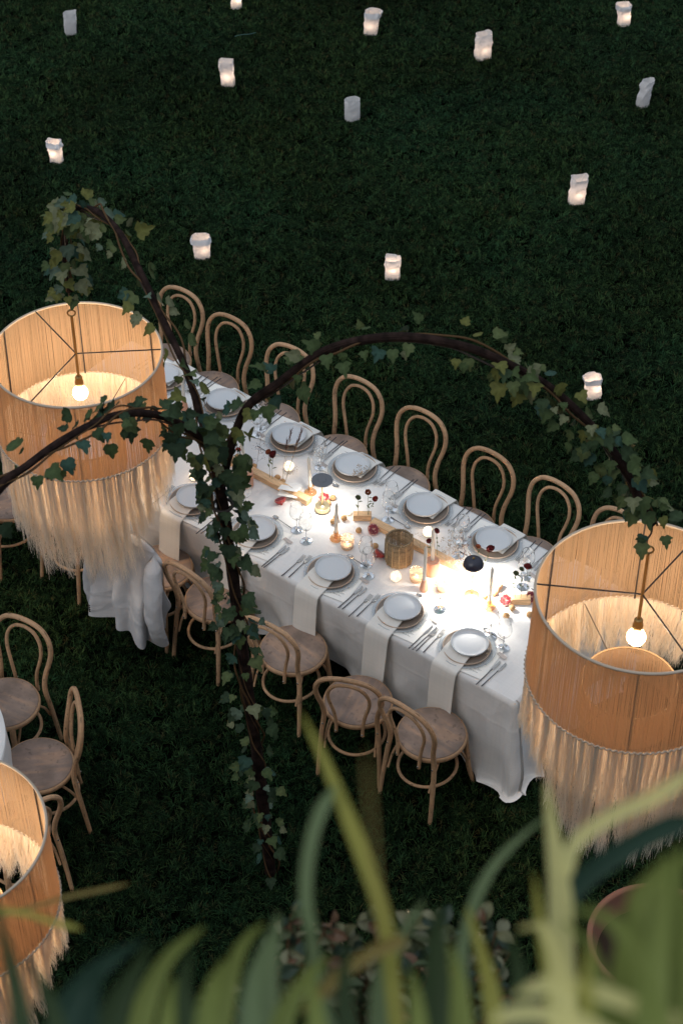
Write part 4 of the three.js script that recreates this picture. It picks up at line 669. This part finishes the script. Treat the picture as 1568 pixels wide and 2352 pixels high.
const ivyMats = [[0.050, 0.085, 0.045], [0.075, 0.115, 0.050], [0.11, 0.145, 0.065], [0.13, 0.19, 0.155], [0.045, 0.10, 0.085], [0.20, 0.22, 0.14], [0.16, 0.17, 0.055], [0.032, 0.058, 0.034]].map(([r, g, b]) => mat({ color: lin(r * 0.72, g * 0.72, b * 0.62), vertexColors: true, roughness: 0.6, specularIntensity: 0.22, transmission: 0.12, thickness: 0 }));
function ivy(points, label, seed, o) {
  const t = thing('ivy_vine', label, 'ivy', V(0, 0, 0), 0, 'ivy vines on the arched pole'), curve = new THREE.CatmullRomCurve3(points), R = rng(seed), L = curve.getLength();
  for (let k = 0; k < (o.vines ?? 2); k++) { const pts = [], n = Math.round(L * 9), ph = R() * 6.28; for (let i = 0; i <= n; i++) { const p = curve.getPointAt(i / n), a = i * 0.62 + ph, q = o.r + 0.012 + 0.014 * Math.sin(i * 1.3 + k); pts.push(p.add(V(Math.cos(a) * q, 0.5 * Math.sin(a * 1.3) * q, Math.sin(a) * q))); } part('stem', tube(pts, 0.0055 - 0.0012 * k, { seg: n * 4, rad: 5 }), M.vine, t); }
  for (let i = 0; i < o.n; i++) {
    let k = R(); if (o.density) { let guard = 0; while (R() > o.density(k) && guard++ < 30) k = R(); }
    const p = curve.getPointAt(k), T = curve.getTangentAt(k), a = R() * 6.28, side = V(Math.cos(a), 0.25 * Math.sin(a * 2.3), Math.sin(a)); side.addScaledVector(T, -side.dot(T)).normalize();
    const dist = o.r + 0.015 + 0.075 * R() * (o.spread ?? 1); p.addScaledVector(side, dist); p.y -= 0.03 * R() * (o.droop ?? 1);
    const tip = side.clone().multiplyScalar(0.35 + 0.6 * R()).add(V(0, -0.75 * R() * (o.droop ?? 1) - 0.1, 0)).add(V((R() - 0.5) * 0.6, (R() - 0.5) * 0.3, (R() - 0.5) * 0.6)).normalize();
    const nrm = V((R() - 0.5) * 0.9 + side.x * 0.5, 0.75 + 0.5 * (R() - 0.5), 0.45 + (R() - 0.5) * 0.8 + side.z * 0.4); nrm.addScaledVector(tip, -nrm.dot(tip)).normalize();
    const xa = new THREE.Vector3().crossVectors(nrm, tip), m4 = new THREE.Matrix4().makeBasis(xa, nrm, tip), pick = o.mats[(R() * o.mats.length) | 0], leaf = part('leaf', ivyShapes[(R() * 5) | 0], ivyMats[pick], t);
    leaf.quaternion.setFromRotationMatrix(m4); leaf.position.copy(p); leaf.scale.setScalar((0.5 + 0.75 * R()) * (o.size ?? 1));
  }
  rebase(t, points[0].clone());
}
ivy(poleP, 'ivy climbing the pole trunk, pale leaves low and dense dark leaves at the fork', 501, { n: 215, r: 0.028, mats: [0, 0, 1, 1, 2, 3, 7, 4, 5, 7], density: (k) => k > 0.68 ? 1 : k > 0.56 ? 0.22 : k > 0.3 ? 0.5 : 0.34, size: 0.8, vines: 4 });
ivy(armR, 'ivy along the right arch, clustered under the bare wood and towards the lamp', 502, { n: 230, r: 0.022, mats: [0, 1, 1, 2, 2, 6, 4, 5, 1], density: (k) => k > 0.58 ? 0.95 : k > 0.36 ? 0.30 : k > 0.2 ? 0.28 : 0.6, size: 0.86, droop: 1.5, vines: 1 });
ivy(armL, 'ivy on the arch that leads to the left fringed lamp', 503, { n: 190, r: 0.018, mats: [1, 2, 5, 5, 4, 3, 6, 6, 2], density: (k) => k > 0.62 ? 1 : 0.26, size: 0.9, vines: 2 });
ivy(arm3, 'dark ivy on the lower left arch crossing before the left lamp', 504, { n: 240, r: 0.020, mats: [0, 0, 0, 1, 7, 7, 4, 1, 2], density: (k) => k > 0.66 ? 0.9 : k < 0.25 ? 0.9 : 0.42, size: 0.84, droop: 1.3, vines: 2 });

// ---------------------------------------------------------------- round table at the lower left, with its chairs
{
  const c = spot(-262, 1712, TH), r = 0.64; 
  const t = thing('round_table', 'small round table at the left edge under a white cloth', 'table', c.clone().setY(0));
  part('tabletop', new THREE.CylinderGeometry(r - 0.01, r - 0.01, 0.03, 48).translate(0, TH - 0.03, 0), M.pine, t); part('pedestal', new THREE.CylinderGeometry(0.05, 0.06, TH - 0.05, 16).translate(0, (TH - 0.05) / 2, 0), M.iron, t);
  const g = sheet(240, 30, (u, v) => { const a = u * 6.2832; if (v < 0.3) { const q = r * v / 0.3; return V(Math.cos(a) * q, TH + 0.001, Math.sin(a) * q); } const w = (v - 0.3) / 0.7, f = Math.sin(a * 11) * 0.5 + Math.sin(a * 7 + 1) * 0.5, q = r + 0.012 + w * (0.045 + 0.045 * f); return V(Math.cos(a) * q, TH - w * 0.70, Math.sin(a) * q); }, [4.2, 1.3], true);
  single('tablecloth', g, M.linen, 'white cloth on the small round table at the left edge', 'tablecloth', c.clone().setY(0));
  const face = (p) => turnTo(c.clone().sub(p).setY(0));
  const g1 = spot(12, 1613, 0.462).setY(0), g2 = spot(88, 1755, 0.462).setY(0), g3 = spot(70, 1852, 0.908).setY(0).add(V(-0.62, 0, -0.78).multiplyScalar(0.268));
  chair(g1, turnTo(V(-0.48, 0, 0.88)), 'chair with a grey seat at the left edge, behind the small round table', ROUND);
  chair(g2, turnTo(V(-0.97, 0, 0.24)), 'chair seen from its side with a worn seat, right of the small round table', ROUND);
  chair(g3, turnTo(V(-0.62, 0, -0.78)), 'chair whose hoop top just shows behind the lower left lamp', ROUND);
}
// the two chairs behind the left lamp's fringe and the jacket
{
  const faceN = turnTo(NDIR);
  const pj = onTable(2.53, -0.17, 0); chair(pj, faceN + 0.10, 'chair carrying the grey jacket, under the left lamp fringe', NEAR);
  chair(onTable(3.20, -0.17, 0), faceN - 0.1, 'near side chair whose legs show below the left lamp fringe', NEAR);
  chair(onTable(3.72, -0.30, 0), faceN - 0.25, 'near side chair at the far left edge of the picture', NEAR);
  const turn = faceN + 0.10, t = thing('jacket', 'pale grey jacket hung over the back of a chair below the left lamp fringe', 'jacket', pj, turn);
  // body: a draped shell round the back hoop, hem at knee height
  const body = sheet(110, 46, (u, v) => {
    const a = u * 6.2832, c = Math.cos(a), s = Math.sin(a), top = 1 - smooth(v, 0, 0.16), w = lerp(0.235 - 0.05 * top, 0.245, smooth(v, 0.1, 1)), d = lerp(0.040, 0.115, smooth(v, 0.05, 1)), fold = (fbm(u * 9, v * 2.2 + 3, 231, 3) - 0.5) * 0.16 * smooth(v, 0.05, 0.7) + 0.045 * Math.sin(a * 9 + v * 2.5) * smooth(v, 0.1, 0.9);
    const y = 0.935 - v * (0.68 + 0.05 * Math.sin(a * 2 + 0.6)) - 0.05 * Math.abs(c) * top;
    return V(c * (w + fold), y, -0.26 - 0.05 * v + s * (d + fold * 0.8) - 0.02 * v * (s < 0 ? 1 : 0));
  }, [1.4, 0.7], true);
  part('body', body, M.jacket, t);
  const lid = sheet(20, 8, (u, v) => V((u - 0.5) * 0.36, 0.925 + 0.014 * Math.sin(u * 3.14) - 0.05 * Math.pow(Math.abs(v - 0.5) * 2, 2) - 0.05 * Math.pow(Math.abs(u - 0.5) * 2, 3), -0.295 + 0.07 * v), [0.4, 0.1]); part('collar', lid, M.jacket, t);
  for (const s of [-1, 1]) part('sleeve', sheet(26, 40, (u, v) => { const a = u * 6.2832, cx = s * (0.205 + 0.05 * Math.sin(v * 2.2)), cy = 0.90 - 0.66 * v, cz = -0.30 - 0.10 * Math.sin(v * 2.6) * (s > 0 ? 0.6 : 1.1), r = (0.068 - 0.012 * v) * smooth(v, -0.01, 0.14) + 0.014 * (fbm(u * 4 + s, v * 7, 241, 3) - 0.5) * 2; return V(cx + Math.cos(a) * r * 0.9, cy, cz + Math.sin(a) * r * 0.8); }, [0.4, 0.7], true), M.jacket, t);
  for (let i = 0; i < 4; i++) { const b = part('button', new THREE.SphereGeometry(0.008, 10, 8).scale(1, 0.5, 1).rotateX(1.4), M.wick, t); b.position.set(0.20, 0.36 + i * 0.017, -0.47); }
}
// ---------------------------------------------------------------- terracotta pot on the lawn
{
  const p = spot(1508, 2158, 0.42).setY(0), t = thing('flower_pot', 'broad terracotta pot on the lawn behind the bright leaves', 'pot', p);
  part('pot', lathe([[0.0005, 0], [0.21, 0], [0.24, 0.02], [0.33, 0.36], [0.352, 0.38]], 64), M.potClay, t); part('rim', lathe([[0.352, 0.38], [0.365, 0.385], [0.367, 0.415], [0.358, 0.425], [0.338, 0.425], [0.332, 0.41], [0.330, 0.385], [0.32, 0.34], [0.300, 0.27]], 64), M.potRim, t); part('soil', lathe([[0.0005, 0.285], [0.302, 0.275]], 48), M.soil, t);
}
// ---------------------------------------------------------------- shrub between the terrace and the lawn
{
  const R = rng(601), leafG = [0, 1, 2].map((k) => sheet(4, 7, (u, v) => V((u - 0.5) * (0.015 + 0.003 * k) * Math.sin(0.12 + v * 2.9) * 1.2, 0.006 * Math.abs(u - 0.5) * 2 + 0.010 * Math.sin(v * 2.6), v * (0.034 + 0.005 * k)))), mats = [[0.05, 0.07, 0.03], [0.07, 0.085, 0.04], [0.13, 0.13, 0.065], [0.13, 0.075, 0.045], [0.03, 0.05, 0.032], [0.17, 0.17, 0.10]].map((c) => mat({ color: lin(...c), roughness: 0.35, specularIntensity: 0.4 }));
  const shrubs = [[[880, 2230, 4.9, 150, 130], [1000, 2280, 4.7, 140, 110], [770, 2260, 4.8, 110, 120]], [[1100, 2200, 4.8, 110, 110], [1150, 2300, 4.6, 130, 90], [1050, 2150, 4.9, 60, 50]], [[640, 2200, 4.6, 60, 70], [560, 2290, 4.4, 110, 70], [700, 2150, 4.8, 70, 60]]], labels = ['glossy leaved shrub in the middle of the lower edge, behind the blurred blades', 'brownish glossy shrub right of the middle, behind the blurred blades', 'sparse shrub at the left of the lower edge with pale shining leaves'];
  shrubs.forEach((blobs, i) => {
    const c0 = away(blobs[0][0], blobs[0][1] + 120, blobs[0][2]), t = thing('shrub', labels[i], 'shrub', c0.clone().setY(0), 0, 'glossy shrubs below the terrace');
    part('trunk', tube([V(0, 0, 0), V(0.06, 1.6, 0.03), V(-0.03, 3.2, -0.02), V(0, c0.y, 0)], (k) => 0.05 - 0.035 * k, { seg: 30, rad: 8 }), M.bark, t);
    for (const [px, py, dist, wx, wy] of blobs) {
      const tips = Math.round(wx * wy / 1050);
      for (let b = 0; b < tips; b++) {
        const e = away(px + (R() - 0.5) * 2 * wx, py + (R() - 0.5) * 2 * wy, dist + (R() - 0.5) * 0.3).sub(V(c0.x, 0, c0.z)), s = V(e.x * 0.4, c0.y - 0.05, e.z * 0.4), mid = s.clone().lerp(e, 0.6).add(V(0, 0.04, 0));
        part('twig', tube([s, mid, e], 0.0035, { seg: 8, rad: 5 }), M.vine, t);
        for (let q = 0; q < 6; q++) { const k = 0.62 + 0.42 * R(), p = mid.clone().lerp(e, (k - 0.6) / 0.4), l = part('leaf', leafG[(R() * 3) | 0], mats[(R() * mats.length) | 0], t); l.position.copy(p); l.rotation.set(-0.9 + 1.4 * R(), R() * 6.28, (R() - 0.5) * 1.2, 'YXZ'); l.scale.setScalar(0.8 + 0.7 * R()); }
      }
    }
  });
}
// ---------------------------------------------------------------- strap leaved plants in the planter, close to the lens
{
  const pm = mat({ color: lin(0.20, 0.12, 0.08), roughness: 0.9 });
  const planter = thing('planter_trough', 'long terracotta trough on the terrace wall', 'planter', V(0, 6.9, -0.62));
  part('trough', box(2.6, 0.30, 0.36, 0.015), pm, planter);
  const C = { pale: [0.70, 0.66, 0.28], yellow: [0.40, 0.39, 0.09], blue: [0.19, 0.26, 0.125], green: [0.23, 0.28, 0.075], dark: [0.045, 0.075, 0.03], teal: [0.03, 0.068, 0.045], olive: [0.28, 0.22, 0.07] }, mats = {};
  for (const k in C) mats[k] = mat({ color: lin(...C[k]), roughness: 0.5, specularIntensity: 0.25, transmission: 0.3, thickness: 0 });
  // [polyline in the photograph's spots, distance, width in those spots, colour]
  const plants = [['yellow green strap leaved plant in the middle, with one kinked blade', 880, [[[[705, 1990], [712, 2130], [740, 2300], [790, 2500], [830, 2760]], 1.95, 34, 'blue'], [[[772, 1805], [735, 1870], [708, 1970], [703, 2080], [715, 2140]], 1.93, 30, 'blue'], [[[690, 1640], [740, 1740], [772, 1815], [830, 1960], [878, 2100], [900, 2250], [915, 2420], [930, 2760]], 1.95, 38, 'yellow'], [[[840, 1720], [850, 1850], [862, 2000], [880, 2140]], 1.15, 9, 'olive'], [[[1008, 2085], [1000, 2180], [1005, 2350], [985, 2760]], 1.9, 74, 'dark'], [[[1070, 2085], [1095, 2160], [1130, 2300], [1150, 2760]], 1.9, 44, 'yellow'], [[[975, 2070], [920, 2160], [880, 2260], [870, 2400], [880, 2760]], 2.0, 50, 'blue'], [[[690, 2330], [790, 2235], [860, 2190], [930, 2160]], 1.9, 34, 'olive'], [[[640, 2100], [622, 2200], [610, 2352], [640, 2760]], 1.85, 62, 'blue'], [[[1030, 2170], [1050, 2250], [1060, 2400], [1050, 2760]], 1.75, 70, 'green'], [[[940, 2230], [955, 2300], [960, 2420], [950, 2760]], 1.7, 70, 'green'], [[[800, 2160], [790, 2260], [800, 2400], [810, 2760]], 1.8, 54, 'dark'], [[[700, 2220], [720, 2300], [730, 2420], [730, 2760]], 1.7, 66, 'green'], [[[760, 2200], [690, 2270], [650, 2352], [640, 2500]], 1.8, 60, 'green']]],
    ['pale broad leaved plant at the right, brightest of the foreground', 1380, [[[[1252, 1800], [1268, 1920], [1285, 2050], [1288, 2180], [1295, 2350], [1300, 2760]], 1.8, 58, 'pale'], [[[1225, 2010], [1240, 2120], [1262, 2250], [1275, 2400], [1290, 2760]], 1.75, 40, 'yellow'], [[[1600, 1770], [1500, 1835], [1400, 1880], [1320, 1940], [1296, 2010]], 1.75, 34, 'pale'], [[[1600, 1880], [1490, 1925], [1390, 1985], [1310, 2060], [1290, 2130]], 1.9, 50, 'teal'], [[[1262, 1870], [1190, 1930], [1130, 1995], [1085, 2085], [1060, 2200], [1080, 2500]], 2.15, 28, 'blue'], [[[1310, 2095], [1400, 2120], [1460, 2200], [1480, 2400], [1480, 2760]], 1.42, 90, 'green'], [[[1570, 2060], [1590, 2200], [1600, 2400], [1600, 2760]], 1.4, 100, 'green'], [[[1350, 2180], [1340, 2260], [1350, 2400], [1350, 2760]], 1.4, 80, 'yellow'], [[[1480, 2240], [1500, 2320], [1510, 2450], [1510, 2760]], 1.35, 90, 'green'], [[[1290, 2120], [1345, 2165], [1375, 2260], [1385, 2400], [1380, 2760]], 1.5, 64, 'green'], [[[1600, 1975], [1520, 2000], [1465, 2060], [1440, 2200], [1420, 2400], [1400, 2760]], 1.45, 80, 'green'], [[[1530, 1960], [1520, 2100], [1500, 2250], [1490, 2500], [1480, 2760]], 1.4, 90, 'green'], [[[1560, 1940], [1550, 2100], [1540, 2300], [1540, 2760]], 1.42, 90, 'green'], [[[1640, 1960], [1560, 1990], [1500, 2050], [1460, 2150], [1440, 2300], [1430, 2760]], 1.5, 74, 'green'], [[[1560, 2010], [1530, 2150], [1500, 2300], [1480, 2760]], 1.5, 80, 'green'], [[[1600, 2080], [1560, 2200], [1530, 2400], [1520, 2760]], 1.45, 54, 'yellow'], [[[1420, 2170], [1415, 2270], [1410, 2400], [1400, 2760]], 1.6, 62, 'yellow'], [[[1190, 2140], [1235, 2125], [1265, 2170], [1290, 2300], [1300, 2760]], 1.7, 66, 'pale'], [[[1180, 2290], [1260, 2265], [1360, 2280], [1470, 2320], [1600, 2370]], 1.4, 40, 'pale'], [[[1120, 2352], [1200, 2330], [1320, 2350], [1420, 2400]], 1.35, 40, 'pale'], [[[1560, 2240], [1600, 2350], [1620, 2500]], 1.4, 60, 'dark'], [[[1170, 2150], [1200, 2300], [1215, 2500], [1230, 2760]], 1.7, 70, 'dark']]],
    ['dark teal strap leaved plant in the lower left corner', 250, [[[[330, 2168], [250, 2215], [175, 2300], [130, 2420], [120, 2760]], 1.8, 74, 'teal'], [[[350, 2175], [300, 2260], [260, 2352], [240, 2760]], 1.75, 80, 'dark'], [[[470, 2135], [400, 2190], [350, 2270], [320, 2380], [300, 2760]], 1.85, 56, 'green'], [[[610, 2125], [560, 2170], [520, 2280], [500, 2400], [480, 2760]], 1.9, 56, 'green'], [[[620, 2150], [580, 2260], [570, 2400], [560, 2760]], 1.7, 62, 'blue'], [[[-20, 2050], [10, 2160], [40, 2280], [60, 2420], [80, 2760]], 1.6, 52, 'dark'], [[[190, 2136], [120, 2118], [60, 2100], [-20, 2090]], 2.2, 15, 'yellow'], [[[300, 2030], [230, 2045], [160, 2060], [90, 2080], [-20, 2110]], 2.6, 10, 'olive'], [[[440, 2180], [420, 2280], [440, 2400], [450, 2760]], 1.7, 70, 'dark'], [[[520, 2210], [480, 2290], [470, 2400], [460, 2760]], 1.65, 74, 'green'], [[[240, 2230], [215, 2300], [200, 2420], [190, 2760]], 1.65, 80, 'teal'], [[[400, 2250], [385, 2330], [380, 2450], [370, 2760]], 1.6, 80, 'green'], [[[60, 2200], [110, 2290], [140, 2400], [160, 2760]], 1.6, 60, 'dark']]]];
  for (const [label, rootX, blades] of plants) {
    const t = thing('strap_leaf_plant', label, 'plant', V(0, 0, 0), 0, 'strap leaved plants in the terrace planter');
    for (const [line, dist, w, c] of blades) {
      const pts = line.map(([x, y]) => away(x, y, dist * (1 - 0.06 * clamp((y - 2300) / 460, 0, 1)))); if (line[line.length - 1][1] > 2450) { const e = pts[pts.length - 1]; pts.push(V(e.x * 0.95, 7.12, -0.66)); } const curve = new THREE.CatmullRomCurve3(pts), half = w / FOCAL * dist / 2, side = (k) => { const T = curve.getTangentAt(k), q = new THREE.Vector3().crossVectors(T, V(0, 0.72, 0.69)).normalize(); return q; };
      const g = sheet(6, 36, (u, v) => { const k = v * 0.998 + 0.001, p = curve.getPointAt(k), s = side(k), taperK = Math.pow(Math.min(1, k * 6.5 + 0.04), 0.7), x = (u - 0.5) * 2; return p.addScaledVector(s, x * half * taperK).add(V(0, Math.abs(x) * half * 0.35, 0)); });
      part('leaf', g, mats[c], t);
    }
    rebase(t, V((rootX - 784) / FOCAL * 1.75, 7.12, -0.66));
  }
}
renderer.render(scene, camera);
